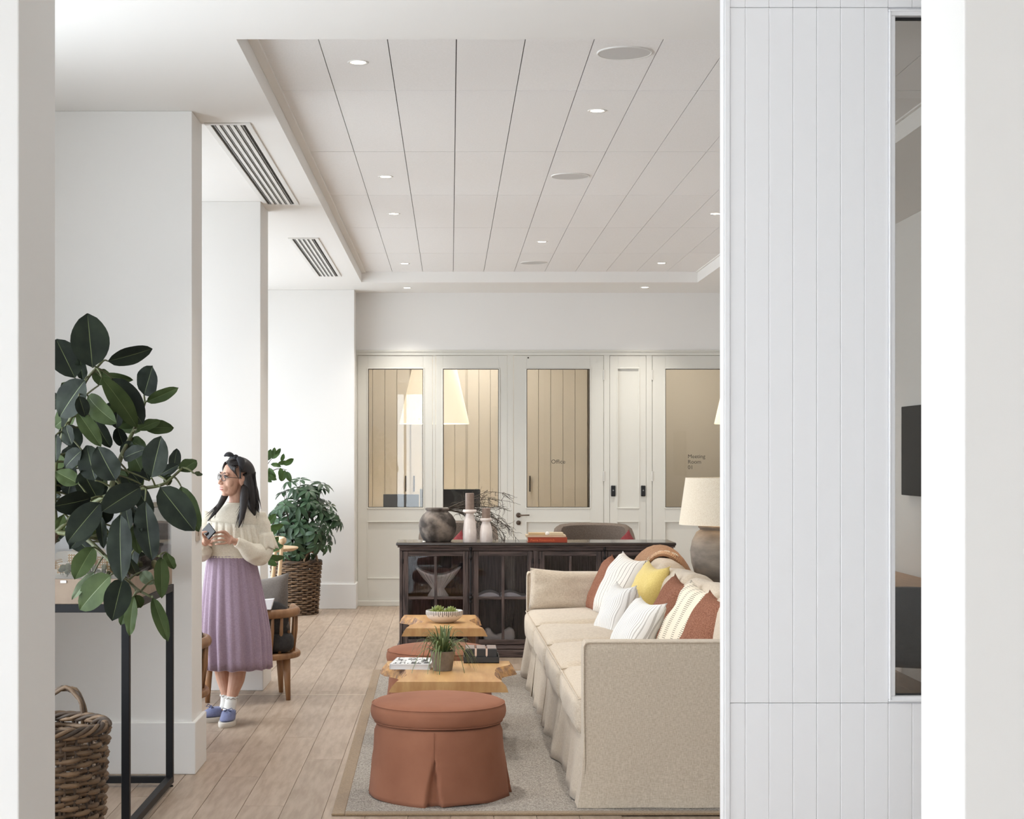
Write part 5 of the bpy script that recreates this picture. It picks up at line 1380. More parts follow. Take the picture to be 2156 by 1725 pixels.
# ---------------------------------------------------------------- umbrella plant in a cane basket, and a fig behind the middle pier
bk2 = basket('cane_planter', 'woven cane basket holding the umbrella plant by the rear pier', ((622-VPX)*17.25/F, 17.32, 0), 0.212, 0.248, 0.53, 24, 26, 0.010, (-pi/2+0.75, pi/2+0.6), 9, rim=0.013)
sp_ = thing('umbrella_plant', 'bushy umbrella plant with fans of dark green leaflets', 'plant', (bk2.location.x, 17.3, 0.02))
m = MB(); m.lathe([(0.0001,0),(0.15,0),(0.19,0.42),(0.195,0.42),(0.185,0.40),(0.0001,0.40)], 24); m.build('grow_pot', POTP, sp_, smooth=True, autosmooth=40)
SCH = mat('umbrella_leaf', srgb(38,58,38), 0.4, srgb(60,84,58), scale=10, spec=0.35, rand=0.35)
rr = random.Random(21)
def whorl(n, L, drop):
    m = MB()
    for k in range(n):
        a = 2*pi*k/n; w = L*0.20
        pts = []
        for i, s in enumerate((0.12, 0.3, 0.55, 0.8, 1.0)):
            ww = w*(0.15, 0.75, 1.0, 0.7, 0.05)[i]; r = L*s; z = -drop*L*s*s + 0.02*L
            c_ = Vector((r*cos(a), r*sin(a), z)); sd = Vector((-sin(a), cos(a), 0))*ww
            pts.append([tuple(c_-sd+Vector((0,0,ww*0.35))), tuple(c_), tuple(c_+sd+Vector((0,0,ww*0.35)))])
        m.loft(pts, cap=False, closed_ring=False)
    return m
WH = [whorl(7, 0.115, 0.35), whorl(8, 0.13, 0.75), whorl(6, 0.10, 0.15)]
wobj = [None]*3
def add_whorl(p, kind, rot, s):
    if wobj[kind] is None:
        o = WH[kind].build('leaf_whorl', SCH, sp_, smooth=True); wobj[kind] = o; o.location = p; o.rotation_euler = rot; o.scale = (s,s,s)
    else: put('leaf_whorl', wobj[kind], sp_, p, rot, (s,s,s))
C0 = px(636, 1092, 17.3)
stems = []
for k in range(104):
    th = rr.uniform(0, 2*pi); u = rr.uniform(-1, 1); rad = rr.uniform(0.45, 1.12)**0.7
    sx, sy, sz = 0.355, 0.30, 0.40
    d = Vector((sqrt(1-u*u)*cos(th), sqrt(1-u*u)*sin(th), u))
    p = Vector((C0.x + sx*rad*d.x, 17.25 + sy*rad*d.y - 0.02, C0.z + sz*rad*d.z))
    if p.y > 17.66: p.y = 17.66
    nrm = (d + Vector((0,-0.35,0.75))).normalized()
    e = nrm.to_track_quat('Z', 'Y').to_euler()
    add_whorl(p-sp_.location, rr.choice((0,0,1,2)), e, rr.uniform(0.75,1.2))
    if k < 42: stems.append(p)
for p in stems:
    b0 = Vector((sp_.location.x+rr.uniform(-0.1,0.1), 17.3+rr.uniform(-0.08,0.08), 0.44)); mid = Vector(((b0.x*0.6+p.x*0.4), (b0.y*0.5+p.y*0.5), b0.z*0.35+p.z*0.65))
    m = MB(); m.tube(bez(b0, mid, p, 8), [0.007-0.0006*i for i in range(9)], 5); m.build('stem', WOOD_, sp_, smooth=True, world=True)
fg = thing('fig_plant', 'fig branches with bright green leaves behind the middle pier', 'plant', (-1.72, 13.35, 0))
m = MB(); m.lathe([(0.0001,0),(0.13,0),(0.17,0.32),(0.175,0.32),(0.165,0.30),(0.0001,0.30)], 28); m.build('plant_pot', CONC, fg, smooth=True, autosmooth=40)
FIG = mat('fig_leaf', srgb(52,82,36), 0.4, srgb(76,108,52), scale=10, spec=0.45, rand=0.2)
fl = leaf_mesh(0.095, 0.046, 0.25, nseg=7); fo = None
def figleaf(x, y, ang, s, Y=13.3, sw=0.0):
    global fo
    p = px(x, y, Y); M = Matrix.Rotation(-radians(ang), 4, 'Y') @ Matrix.Rotation(sw, 4, 'Z'); e = M.to_euler()
    if fo is None:
        fo = fl.build('leaf', [FIG, RIBD], fg, smooth=True); o = fo
    else: o = put('leaf', fo, fg, (0,0,0))
    o.location = p-fg.location; o.rotation_euler = e; o.scale = (s,s,s)
for q in ((564,970,-15,1.0),(572,966,-50,0.9),(566,985,-150,1.1),(575,962,-10,0.8),(580,958,-40,0.7),(568,990,170,1.0),(590,985,-175,1.15),(597,979,-60,1.0),(600,990,165,1.0),(604,993,-160,0.95),(585,976,-80,0.8),(592,972,-20,0.7),(563,1000,-120,0.9),(570,978,-100,0.9),
          (562,1105,-40,1.2),(566,1112,-80,1.3),(563,1160,-70,1.4),(562,1172,-95,1.5),(568,1150,-45,1.1),(560,1130,-60,1.1),(556,1180,-110,1.2)): figleaf(*q, sw=rr.uniform(-0.7,0.7))
for k in range(60):
    p = (rr.uniform(470,560), rr.uniform(955,1190)); figleaf(p[0], p[1], rr.uniform(-180,180), rr.uniform(0.9,1.3), rr.uniform(13.15,13.6), rr.uniform(-1,1))
for q in (((530,1010),(560,975),(604,990)), ((520,1060),(548,990),(576,962)), ((525,1180),(545,1150),(570,1165)), ((515,1150),(540,1090),(566,1108))):
    a = fg.location+Vector((0,0,0.3)); pts = [a, px(*q[0],13.4), px(*q[1],13.35), px(*q[2],13.3)]
    m = MB(); m.tube(bez(pts[0], pts[1], pts[2], 12, pts[3]), [0.009-0.0006*i for i in range(13)], 6); m.build('stem', WOOD_, fg, smooth=True, world=True)
# ---------------------------------------------------------------- the woman with the phone
YPn = 10.3
woman = thing('person', 'woman in cream ruffled sweater and lilac skirt looking left, phone in her hands', 'person', px(484, 1518, YPn) * 1.0)
woman.location = ((484-VPX)*YPn/F, YPn, 0.0)
def pp(x, y, d=0.0):
    """pixel on the plane of her body, moved d metres away from the camera"""
    q = px(x, y, YPn); return Vector((q.x, YPn+d, q.z))
K = YPn/F
SKIN = mat('skin', srgb(206,164,142), 0.55, srgb(198,152,130), scale=20, spec=0.35)
HAIR = mat('black_hair', srgb(24,20,20), 0.42, srgb(44,36,34), scale=40, stretch=(7,7,0.35), spec=0.4, bump=0.18, bscale=40)
KNIT = weave('cream_knit', srgb(236,229,214), srgb(220,211,193), scale=420, bump=0.35)
LILA = weave('lilac_gauze', srgb(170,150,166), srgb(150,129,147), scale=500, bump=0.3)
SOCK = mat('white_sock', srgb(226,224,220), 0.9)
DENB = weave('blue_canvas', srgb(128,134,168), srgb(104,110,146), scale=700)
RUBB = mat('sole_rubber', srgb(214,208,198), 0.7)
yaw = radians(56)
f_ = Vector((-sin(yaw), -cos(yaw), 0)); u_ = Vector((0.0,0.0,1.0)); l_v = u_.cross(f_)
tilt = Matrix.Rotation(radians(-4), 3, f_)
H0 = pp(495, 1008)
def hp(lat, fw, up): return H0 + tilt @ (l_v*lat + f_*fw + u_*up)
HM = Matrix.Identity(4)
_c0, _c1, _c2 = tilt @ l_v, tilt @ f_, tilt @ u_
def hball(mb, lat, fw, up, sl, sf, su, nu=20, nv=14):
    t = MB(); t.ball((0,0,0), 1.0, nu, nv)
    vs = [tuple(hp(lat+sl*x, fw+sf*y, up+su*z)) for x, y, z in t.v]
    # l, f, u is a right-handed set reversed: keep outward faces
    o = len(mb.v); mb.v += vs; mb.f += [tuple(i+o for i in f) for f in t.f]; mb.mi += [0]*len(t.f)
body = MB()
hball(body, 0, -0.012, 0.030, 0.070, 0.090, 0.084)
hball(body, 0, 0.028, -0.022, 0.059, 0.062, 0.082)
hball(body, 0, 0.030, -0.065, 0.050, 0.050, 0.040)
hball(body, 0, 0.062, -0.092, 0.022, 0.022, 0.018)
hball(body, 0, 0.060, -0.050, 0.040, 0.036, 0.036)
for s_ in (-1, 1):
    hball(body, s_*0.038, 0.052, -0.022, 0.024, 0.026, 0.028)
    hball(body, s_*0.030, 0.073, 0.030, 0.024, 0.012, 0.010)
    hball(body, s_*0.0115, 0.094, -0.027, 0.008, 0.010, 0.007, 10, 8)
    hball(body, s_*0.070, -0.012, -0.008, 0.010, 0.020, 0.031, 12, 10)
    hball(body, s_*0.076, -0.016, 0.004, 0.008, 0.014, 0.020, 12, 10)
body.tube([hp(0,0.078,0.018), hp(0,0.090,-0.002), hp(0,0.101,-0.018), hp(0,0.104,-0.025), hp(0,0.092,-0.034)], [0.006,0.0075,0.009,0.0105,0.006], 10)
hball(body, 0, 0.083, -0.050, 0.022, 0.012, 0.006, 12, 8); hball(body, 0, 0.081, -0.062, 0.020, 0.012, 0.007, 12, 8)
# neck and trunk
body.tube([hp(0,-0.015,-0.03), hp(0,-0.012,-0.085), pp(498,1058,0.015), pp(496,1072,0.02)], [0.050,0.044,0.046,0.070], 16)
body.ball(pp(492,1100,0.02), 0.1, 20, 14, (1.35,0.85,1.1)); body.ball(pp(488,1145,0.02), 0.1, 20, 14, (1.15,0.8,1.2)); body.ball(pp(486,1195,0.02), 0.1, 20, 14, (1.3,0.9,1.1))
# legs, crossed at the ankles
def limb(pts, rad, n=14):
    q = []; r = []
    for i in range(len(pts)-1):
        for k in range(5):
            t = k/5; q.append(pts[i].lerp(pts[i+1], t)); r.append(rad[i]+(rad[i+1]-rad[i])*t)
    q.append(pts[-1]); r.append(rad[-1])
    for _ in range(2): q = [q[0]]+[(q[i-1]+q[i]*2+q[i+1])/4 for i in range(1,len(q)-1)]+[q[-1]]
    body.tube(q, r, n)
limb([pp(462,1215,0.03), pp(464,1340,0.04), pp(463,1405,0.05), pp(467,1430,0.06), pp(474,1462,0.04), pp(475,1486,0.03), pp(470,1500,0.0)], [0.075,0.054,0.046,0.044,0.030,0.028,0.032])
limb([pp(507,1215,0.02), pp(505,1340,0.0), pp(502,1405,-0.02), pp(499,1430,-0.02), pp(490,1464,-0.05), pp(487,1490,-0.07), pp(485,1503,-0.09)], [0.078,0.056,0.053,0.049,0.032,0.029,0.033])
# arms
limb([pp(441,1082,0.01), pp(430,1122,-0.01), pp(426,1158,-0.06), pp(433,1150,-0.13), pp(441,1139,-0.19)], [0.045,0.040,0.036,0.030,0.022])
limb([pp(541,1088,0.02), pp(549,1128,0.02), pp(546,1168,-0.03), pp(526,1152,-0.12), pp(503,1137,-0.19)], [0.045,0.041,0.037,0.031,0.022])
# hands: palm, four fingers, thumb
def hand(palm, fingers, thumb, wrist):
    body.tube([wrist, wrist.lerp(palm,0.5), palm], [0.022,0.026,0.027], 12, flat=0.75)
    body.ball(palm, 0.028, 14, 10, (0.85,0.6,1.05))
    for pts, r in fingers:
        body.tube(bez(palm.lerp(pts[0],0.3), pts[0], pts[1], 4)[:-1]+bez(pts[1], pts[2], pts[3], 5), [r*1.12,r*1.1,r*1.08,r*1.05]+[r,r*0.98,r*0.95,r*0.92,r*0.86,r*0.6], 8)
    pts, r = thumb
    body.tube(bez(palm.lerp(pts[0],0.2), pts[0], pts[1], 4)[:-1]+bez(pts[1], pts[2], pts[3], 5), [r*1.3,r*1.25,r*1.2,r*1.1]+[r,r,r*0.98,r*0.95,r*0.88,r*0.6], 8)
R_ = 0.0072
# her left hand (at the right in the picture): fingers reach left over the phone's edge
fl_ = []
for k, (y0, y1, tx, ty) in enumerate(((1120,1117,459,1121),(1127.5,1125,457,1128),(1135,1133,459,1135),(1142,1141,464,1142))):
    fl_.append(([pp(487,y0,-0.215), pp(477,y1,-0.235), pp(466,y1+1,-0.252), pp(tx,ty,-0.225)], R_*(0.98 if k < 3 else 0.85)))
hand(pp(493,1133,-0.205), fl_, ([pp(492,1121,-0.22), pp(484,1116,-0.235), pp(477,1115,-0.24), pp(471,1118,-0.235)], R_*1.05), pp(503,1137,-0.19))
# her right hand: cradles the phone from below, thumb on the glass
fr_ = []
for k, (y0, tx, ty) in enumerate(((1124,458,1119),(1131,459,1126),(1138,457,1133.5),(1145,453,1141))):
    fr_.append(([pp(449,y0,-0.195), pp(455,y0,-0.203), pp(459,y0-2,-0.213), pp(tx,ty,-0.228)], R_*(0.98 if k < 3 else 0.85)))
hand(pp(445,1134,-0.195), fr_, ([pp(439,1126,-0.215), pp(437,1119,-0.235), pp(441,1116,-0.245), pp(449,1116,-0.246)], R_*1.05), pp(441,1140,-0.19))
bo = body.build('body', SKIN, woman, smooth=True, world=True)
rm = bo.modifiers.new('skin_surface', 'REMESH'); rm.mode = 'VOXEL'; rm.voxel_size = 0.0029; rm.use_smooth_shade = True
sm = bo.modifiers.new('soften', 'SMOOTH'); sm.iterations = 3; sm.factor = 0.5

# face details
EYEW = mat('eye_white', srgb(226,220,214), 0.3); IRIS = mat('eye_dark', srgb(38,26,22), 0.2); LIP = mat('lips', srgb(176,102,98), 0.45); BROW = mat('brow', srgb(54,42,38), 0.8); TOOTH = mat('teeth', srgb(232,226,216), 0.4)
for s_ in (-1, 1):
    e = MB(); hball(e, s_*0.031, 0.0735, 0.012, 0.0155, 0.0130, 0.0085, 14, 10); eo = e.build('eye', EYEW, woman, smooth=True, world=True)
    e = MB(); hball(e, s_*0.031, 0.0825, 0.012, 0.0068, 0.0056, 0.0074, 12, 8); e.build('iris', IRIS, eo, smooth=True, world=True)
    e = MB(); e.tube([hp(s_*0.014,0.0855,0.0155), hp(s_*0.031,0.0868,0.0215), hp(s_*0.048,0.0755,0.0165)], [0.0014,0.0026,0.0016], 6); e.build('eyelid_line', BROW, woman, smooth=True, world=True)
    e = MB(); e.tube([hp(s_*0.013,0.0895,0.032), hp(s_*0.030,0.086,0.037), hp(s_*0.049,0.071,0.031)], [0.0018,0.0026,0.001], 6, flat=1.3); e.build('eyebrow', BROW, woman, smooth=True, world=True)
e = MB(); hball(e, 0, 0.0875, -0.0505, 0.0225, 0.0105, 0.0048, 14, 8); e.build('upper_lip', LIP, woman, smooth=True, world=True)
e = MB(); hball(e, 0, 0.0865, -0.0640, 0.0200, 0.0105, 0.0056, 14, 8); e.build('lower_lip', LIP, woman, smooth=True, world=True)
e = MB(); hball(e, 0, 0.0880, -0.0572, 0.0165, 0.0075, 0.0032, 12, 8); e.build('teeth', TOOTH, woman, smooth=True, world=True)
# glasses
GL = MB()
for s_ in (-1, 1):
    GL.tube([hp(s_*(0.031+0.0205*math.copysign(abs(cos(a))**0.75, cos(a))), 0.0985-0.010*abs(0.031+0.0205*cos(a))/0.05, 0.008+0.0185*math.copysign(abs(sin(a))**0.8, sin(a))) for a in [2*pi*i/28 for i in range(28)]], 0.0021, 6, closed=True)
GL.tube([hp(-0.0105,0.098,0.013), hp(0,0.1035,0.0155), hp(0.0105,0.098,0.013)], 0.002, 6)
for s_ in (-1, 1): GL.tube([hp(s_*0.0515,0.088,0.014), hp(s_*0.068,0.05,0.012), hp(s_*0.078,-0.01,0.008), hp(s_*0.079,-0.022,-0.006)], 0.0019, 6)
gl = GL.build('glasses', mat('glasses_frame', srgb(58,44,42), 0.35), woman, smooth=True, world=True); 
# hair: cap plus long locks
cap = MB(); nu, nv = 40, 22; keep = {}
pts = []
for i in range(nv+1):
    t = pi*i/nv
    for j in range(nu):
        a = 2*pi*j/nu; x, y, z = sin(t)*cos(a), sin(t)*sin(a), -cos(t)
        pts.append((x, y, z))
def cap_pt(x, y, z):
    bump_ = 1+0.018*noise.noise(Vector((x*6, y*6, z*1.5)))
    return hp(0.083*x*bump_, -0.018+0.100*y*bump_, 0.030+0.094*z*bump_)
cap.v = [tuple(cap_pt(*p)) for p in pts]
for i in range(nv):
    for j in range(nu):
        a = i*nu+j; q = (a, i*nu+(j+1)%nu, (i+1)*nu+(j+1)%nu, (i+1)*nu+j)
        c_ = sum((Vector(pts[k]) for k in q), Vector())/4
        face = c_.y > 0.30 and c_.z < 0.62-0.10*abs(c_.x) or (c_.y > -0.22 and c_.z < 0.10)
        if not face: cap.f.append(q); cap.mi.append(0)
hr = cap.build('hair', HAIR, woman, smooth=True, world=True); so = hr.modifiers.new('s', 'SOLIDIFY'); so.thickness = 0.008; so.offset = -1
rr = random.Random(77)
hm2 = MB(); hm2.tube(bez(hp(0.035,-0.055,0.03), pp(527,1032,-0.01), pp(530,1060,-0.02), 12, pp(537,1092,-0.03)), [0.055,0.056,0.057,0.056,0.054,0.051,0.047,0.043,0.039,0.034,0.028,0.02,0.006], 14, flat=0.75)
hm2.build('hair_mass', HAIR, hr, smooth=True, world=True)
hm2 = MB(); hm2.tube(bez(hp(0.075,-0.03,-0.03), pp(516,1045,-0.08), pp(521,1070,-0.115), 12, pp(508,1110,-0.128)), [0.020,0.023,0.026,0.027,0.027,0.026,0.025,0.023,0.021,0.018,0.014,0.009,0.002], 12, flat=0.6)
hm2.build('hair_mass', HAIR, hr, smooth=True, world=True)
hm2 = MB(); hm2.tube(bez(hp(-0.072,0.0,-0.03), pp(476,1048,-0.04), pp(468,1068,-0.11), 12, pp(443,1096,-0.125)), [0.018,0.02,0.021,0.022,0.022,0.021,0.020,0.018,0.016,0.014,0.011,0.007,0.002], 12, flat=0.6)
hm2.build('hair_mass', HAIR, hr, smooth=True, world=True)
def lock(p0, p1, p2, p3, r):
    m = MB(); q = bez(p0, p1, p2, 12, p3); m.tube(q, [r*(0.7+0.6*sin(pi*min(1,i/8)))*(1-0.85*max(0,(i-6)/6)) for i in range(13)], 6, flat=0.6)
    m.build('hair_lock', HAIR, hr, smooth=True, world=True)
for k in range(46):   # over her left shoulder and the back
    s = rr.random(); st_ = hp(rr.uniform(0.02,0.082), rr.uniform(-0.10,-0.025), rr.uniform(-0.03,0.06))
    ex = rr.uniform(505, 548); ey = rr.uniform(1078, 1118) if ex < 535 else rr.uniform(1062, 1092)
    front = ex < 522
    lock(st_, pp(523+rr.uniform(-5,12),1032,-0.04), pp(ex+rr.uniform(0,8),1060,-0.09 if front else 0.0), pp(ex-(6 if front else 0),ey,-0.125 if front else -0.05), rr.uniform(0.005,0.010))
for k in range(18):   # locks hanging straight at the back edge
    st_ = hp(rr.uniform(-0.02,0.08), -0.105+rr.uniform(0,0.02), rr.uniform(-0.04,0.05)); x = rr.uniform(530,546)
    lock(st_, pp(536,1020,0.0), pp(x,1050,0.02), pp(x+rr.uniform(-2,5),1078+rr.uniform(-8,12),0.0), rr.uniform(0.009,0.013))
for k in range(18):   # the far side, falling in front of her right shoulder
    st_ = hp(-0.075, rr.uniform(-0.03,0.03), rr.uniform(-0.05,0.0)); ex = rr.uniform(438,462)
    lock(st_, pp(478+rr.uniform(-6,4),1046,-0.02), pp(468+rr.uniform(-8,6),1066,-0.10), pp(ex,1096+rr.uniform(-14,2)-(ex-438)*0.3,-0.125), rr.uniform(0.004,0.008))
# side fringe at the temples
for k in range(7):
    lock(hp(0.01+0.012*k,0.062-0.006*k,0.100-0.004*k), hp(0.045+0.006*k,0.062,0.075), hp(0.066+0.002*k,0.036,0.04), hp(0.074,0.008,0.0), 0.006)
    lock(hp(-0.01-0.01*k,0.064-0.006*k,0.100-0.004*k), hp(-0.04-0.006*k,0.066,0.075), hp(-0.062,0.046,0.03), hp(-0.066,0.03,-0.03), 0.005)
# head band with a knotted bow
BAND = mat('charcoal_cloth', srgb(52,52,56), 0.85, srgb(44,44,48), scale=60)
hb = MB(); hb.tube([hp(0.089*cos(a), 0.012+0.0*sin(a), 0.028+0.1035*sin(a)) for a in [pi*(-0.06+1.12*i/28) for i in range(29)]], 0.0105, 8, flat=0.45); hbo = hb.build('headband', BAND, woman, smooth=True, world=True)
kn = MB(); hball(kn, 0.030, 0.016, 0.132, 0.016, 0.018, 0.016, 12, 8); kn.build('bow_knot', BAND, hbo, smooth=True, world=True)
for (a_, b_, c_) in (((0.028,0.024,0.134),(0.004,0.052,0.160),(-0.006,0.074,0.134)), ((0.034,0.004,0.132),(0.075,-0.004,0.125),(0.088,0.0,0.062))):
    q = bez(hp(*a_), hp(*b_), hp(*c_), 10); t = MB(); t.tube(q, [0.007+0.019*sin(pi*(i/10)**0.9) for i in range(11)], 10, flat=0.6); t.build('bow_loop', BAND, hbo, smooth=True, world=True)
# sweater
def torso_ring(cx, cy, rx, ry, d=0.02, n=48, z=None, wob=0.0, ph=0.0):
    c = pp(cx, cy, d); q = []
    for j in range(n):
        a = 2*pi*j/n; w = 1+wob*sin(9*a+ph)+wob*0.6*sin(17*a+ph*2)
        q.append((c.x+rx*cos(a)*w, c.y+ry*sin(a)*w, c.z))
    return q
sw_ = MB()
sw_.loft([torso_ring(486,1176,0.128,0.098,wob=0.012), torso_ring(486,1172,0.142,0.108,wob=0.014), torso_ring(487,1160,0.158,0.122,wob=0.014,ph=0.4), torso_ring(488,1140,0.162,0.124,wob=0.008,ph=0.8), torso_ring(490,1115,0.163,0.122), torso_ring(491,1095,0.164,0.118), torso_ring(493,1081,0.158,0.105), torso_ring(494,1073,0.128,0.090), torso_ring(495,1066,0.088,0.074), torso_ring(496,1061,0.064,0.060), torso_ring(496,1059,0.060,0.056)], cap=False)
swo = sw_.build('sweater', KNIT, woman, smooth=True, world=True, subsurf=1)
col_ = MB(); col_.tube([Vector(v) for v in torso_ring(496,1060,0.062,0.058,n=32)], 0.0045, 8, closed=True); col_.build('neckband', KNIT, swo, smooth=True, world=True)
hm_ = MB(); hm_.tube([Vector(v) for v in torso_ring(486,1173,0.138,0.106,n=40)], 0.006, 8, closed=True); hm_.build('hem_band', KNIT, swo, smooth=True, world=True)
def sleeve(pts, rad, seed):
    m = MB(); q = []; r = []
    for i in range(len(pts)-1):
        for k in range(6):
            t = k/6; q.append(pts[i].lerp(pts[i+1], t)); r.append(rad[i]+(rad[i+1]-rad[i])*t)
    q.append(pts[-1]); r.append(rad[-1])
    for _ in range(3):
        q = [q[0]]+[(q[i-1]+q[i]*2+q[i+1])/4 for i in range(1,len(q)-1)]+[q[-1]]
        r = [r[0]]+[(r[i-1]+r[i]*2+r[i+1])/4 for i in range(1,len(r)-1)]+[r[-1]]
    m.tube(q, r, 22)
    m.v = [tuple(Vector(v)+Vector((noise.noise(Vector(v)*22+Vector((seed,0,0))), noise.noise(Vector(v)*22+Vector((0,seed,0))), noise.noise(Vector(v)*22+Vector((0,0,seed)))))*0.009) for v in m.v]
    m.build('sleeve', KNIT, swo, smooth=True, world=True, subsurf=1)
sleeve([pp(538,1082,0.02), pp(548,1112,0.03), pp(553,1145,0.03), pp(549,1170,-0.02), pp(532,1160,-0.11), pp(516,1145,-0.165), pp(505,1138,-0.187)], [0.060,0.062,0.064,0.074,0.058,0.036,0.030], 3)
sleeve([pp(444,1080,0.01), pp(434,1112,0.0), pp(428,1145,-0.03), pp(427,1162,-0.07), pp(432,1155,-0.13), pp(438,1146,-0.17), pp(441,1141,-0.187)], [0.056,0.058,0.060,0.066,0.052,0.036,0.030], 9)
def ruffle(path, drop, out, waves, name='ruffle'):
    """gathered strip hanging from a path of points (with outward directions)"""
    m = MB(); rings = []
    n = len(path)
    for s in (0.0, 0.25, 0.55, 0.8, 1.0):
        q = []
        for i, (p, d) in enumerate(path):
            t = i/(n-1); w = sin(t*waves*2*pi)+0.5*sin(t*waves*3.7*pi+1)
            q.append(tuple(p + d*(0.010+out*s+0.011*w*s) + Vector((0,0,-drop*s*(1+0.05*w)))))
        rings.append(q)
    m.loft(rings, cap=False, closed_ring=False)
    o = m.build(name, KNIT, swo, smooth=True, world=True); so = o.modifiers.new('s', 'SOLIDIFY'); so.thickness = 0.004
pth = []
for i in range(90):
    a = pi + pi*i/89; c = pp(490, 1094+14*(i/89), 0.02); d = Vector((cos(a), sin(a), 0)); pth.append((c+Vector((0.162*cos(a), 0.118*sin(a), 0)), d))
ruffle(pth, 0.115, 0.022, 13)
pth = []
for i in range(60):
    a = -pi*0.75 + pi*1.5*i/59; c = pp(549, 1121, 0.025); d = Vector((cos(a), sin(a), 0)); pth.append((c+d*0.056, d))
ruffle(pth, 0.095, 0.028, 9, 'sleeve_ruffle')
pth = []
for i in range(60):
    a = pi*0.25 + pi*1.5*i/59; c = pp(433, 1116, 0.0); d = Vector((cos(a), sin(a), 0)); pth.append((c+d*0.052, d))
ruffle(pth, 0.09, 0.026, 9, 'sleeve_ruffle')
# skirt
sk = MB(); rings = []; n = 216
for s in [0,0.02,0.05,0.12,0.22,0.34,0.46,0.58,0.7,0.82,0.92,1.0]:
    cy = 1169+238*s; cx = 485+11*s; rx = 0.132+0.066*min(1,s*1.5)**0.7+0.006*s; ry = 0.102+0.075*min(1,s*1.4)**0.75
    c = pp(cx, cy, 0.02); q = []
    for j in range(n):
        a = 2*pi*j/n; am = 0.014+0.075*min(1, s*1.3)
        w = am*(0.55*sin(13*a+1.5*sin(3*a))+0.45*sin(23*a+2*sin(2*a)+s*0.8)) if s > 0.02 else 0.008*sin(40*a)
        if s > 0.02: w += 0.006*sin(44*a)*(1-s)
        q.append((c.x+rx*(1+w)*cos(a), c.y+ry*(1+w)*sin(a), c.z+0.004*sin(13*a)*s))
    rings.append(q)
sk.loft(rings, cap=False)
sko = sk.build('skirt', LILA, woman, smooth=True, world=True); so = sko.modifiers.new('s', 'SOLIDIFY'); so.thickness = 0.004
wb = MB(); wb.loft([torso_ring(485,1164,0.130,0.101), torso_ring(485,1164,0.136,0.106), torso_ring(485,1173,0.138,0.108), torso_ring(485,1174,0.130,0.101)], cap=False); wb.build('waistband', LILA, sko, smooth=True, world=True)
hq = MB(); hq.tube([Vector(v) for v in rings[-1]], 0.003, 5, closed=True); hq.build('hem', mat('skirt_hem', srgb(206,186,202), 0.9), sko, smooth=True, world=True)
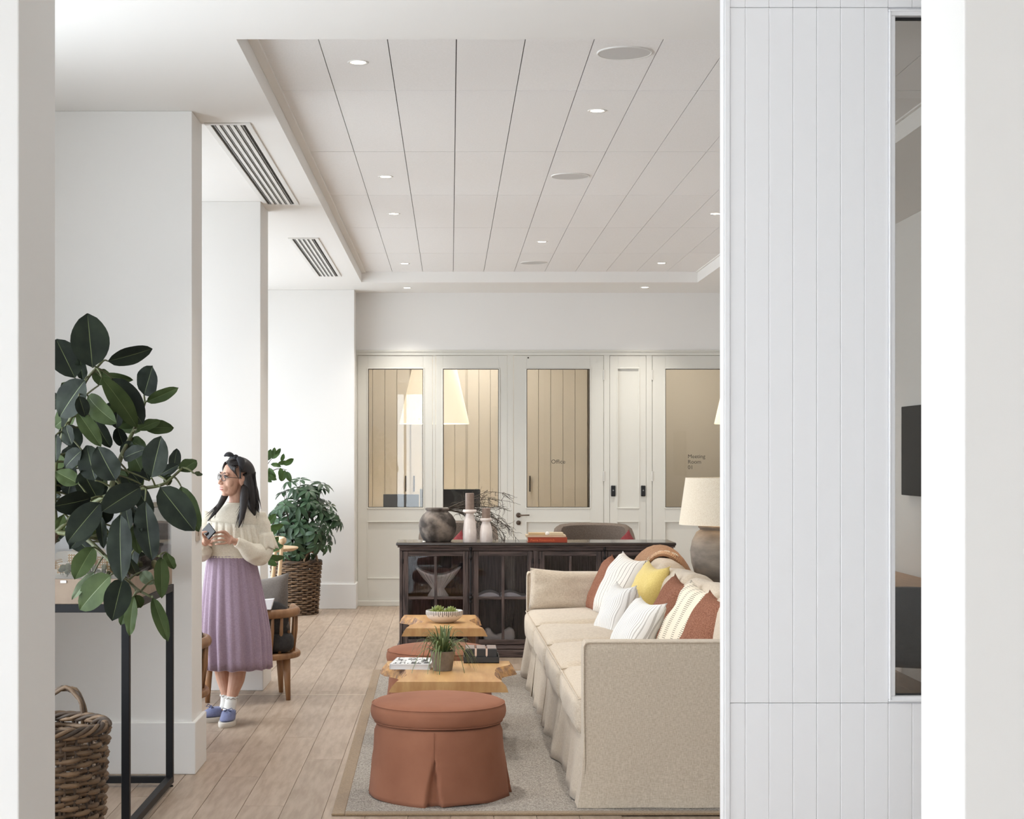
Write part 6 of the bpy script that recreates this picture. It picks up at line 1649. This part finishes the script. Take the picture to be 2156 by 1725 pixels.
# socks and canvas shoes
def sock(pts, rad):
    m = MB(); m.tube(pts, rad, 18); o = m.build('sock', SOCK, woman, smooth=True, world=True)
    t = MB(); p = pts[0]; t.tube([p+Vector((rad[0]*1.08*cos(a), rad[0]*1.08*sin(a), 0.004*sin(9*a))) for a in [2*pi*i/54 for i in range(54)]], 0.004, 6, closed=True); t.build('sock_frill', SOCK, o, smooth=True, world=True)
sock([pp(475,1466,0.037), pp(475,1478,0.032), pp(474,1490,0.025), pp(471,1500,0.0)], [0.034,0.034,0.036,0.036])
sock([pp(490,1466,-0.052), pp(488,1480,-0.062), pp(486,1494,-0.08), pp(484,1502,-0.095)], [0.036,0.035,0.037,0.038])
def shoe(heel, ang, L=0.235):
    """heel: floor point under the ankle back; ang: direction of the toe on the floor"""
    o = bpy.data.objects.new('shoe', None)
    d = Vector((cos(ang), sin(ang), 0)); sd = Vector((-sin(ang), cos(ang), 0)); n = 24
    def outline(s):  # half width along the foot
        return 0.030+0.014*sin(pi*min(1,s*0.95))+0.006*sin(pi*s*s)
    def ring(scale, z, top=None):
        q = []
        for j in range(n):
            a = 2*pi*j/n; s = 0.5-0.5*cos(a); w = outline(s)*sin(a)*scale
            wm = math.copysign(abs(sin(a))**0.62, sin(a))*outline(s)*scale
            q.append(tuple(heel + d*(0.5*L+(s-0.5)*L*scale) + sd*wm + Vector((0,0,z))))
        return q
    m = MB(); m.loft([ring(0.97,0.0), ring(1.0,0.004), ring(1.0,0.026), ring(0.97,0.030)]); so_ = m.build('shoe', RUBB, woman, smooth=True, world=True, autosmooth=50)
    so_['label'] = 'blue canvas shoe with off-white rubber sole'
    m = MB(); rings = []
    for zz, k in ((0.028,0.0),(0.045,0.25),(0.06,0.5),(0.075,0.75),(0.088,1.0)):
        q = []
        for j in range(n):
            a = 2*pi*j/n; s = 0.5-0.5*cos(a); se = s*(1-0.52*k**0.9)          # toe end draws back as it rises
            wm = math.copysign(abs(sin(a))**0.62, sin(a))*outline(s)*(0.95-0.12*k)
            hgt = zz if s < 0.5 else zz*(1.0) 
            q.append(tuple(heel + d*(0.012+0.94*L*se) + sd*wm + Vector((0,0,hgt))))
        rings.append(q)
    m.loft(rings); m.build('shoe_upper', DENB, so_, smooth=True, world=True, subsurf=1)
    for k in range(4):
        s = 0.46+0.09*k; z = 0.089-0.014*k
        for sg in (-1, 1):
            t = MB(); t.tube([heel+d*(L*s)+sd*(sg*0.022)+Vector((0,0,z-0.004)), heel+d*(L*(s+0.03))+Vector((0,0,z+0.004)), heel+d*(L*(s+0.06))-sd*(sg*0.020)+Vector((0,0,z-0.008))], 0.0025, 5); t.build('lace', mat('lace_cord', srgb(92,98,132), 0.8), so_, smooth=True, world=True)
    for sg in (-1,1):
        t = MB(); c0 = heel+d*(L*0.48)+Vector((0,0,0.092)); t.tube([c0, c0+sd*sg*0.026+d*0.01+Vector((0,0,0.012)), c0+sd*sg*0.040+d*0.018+Vector((0,0,-0.006)), c0+sd*sg*0.02+d*0.014+Vector((0,0,-0.004)), c0], 0.0024, 5); t.build('lace_bow', mat('lace_cord', srgb(92,98,132), 0.8), so_, smooth=True, world=True)
    return so_
g1 = pp(486,1500,0); shoe(Vector((g1.x+0.015, YPn-0.045, 0.0)), radians(-97), 0.225)
g2 = pp(474,1500,0); shoe(Vector((g2.x+0.012, YPn+0.045, 0.0)), radians(-148), 0.225)
# the phone she holds
pc = pp(452, 1115.5, -0.238)
ph = thing('mobile_phone', 'black phone held in the woman\'s hands', 'phone', pc)
PM = (Matrix.Rotation(radians(-48), 4, 'Y') @ Matrix.Rotation(radians(-55), 4, 'X')).to_euler()
t = MB(); t.box(-0.032,0.032,-0.004,0.004,-0.06,0.066); o = t.build('phone_body', mat('phone_case', srgb(30,31,36), 0.6, spec=0.2), ph, bevel=0.004, seg=3); o.rotation_euler = PM
t = MB(); t.box(-0.029,0.029,-0.0046,-0.0038,-0.057,0.063); o = t.build('phone_screen', mat('phone_glass', srgb(18,19,22), 0.12), ph); o.rotation_euler = PM
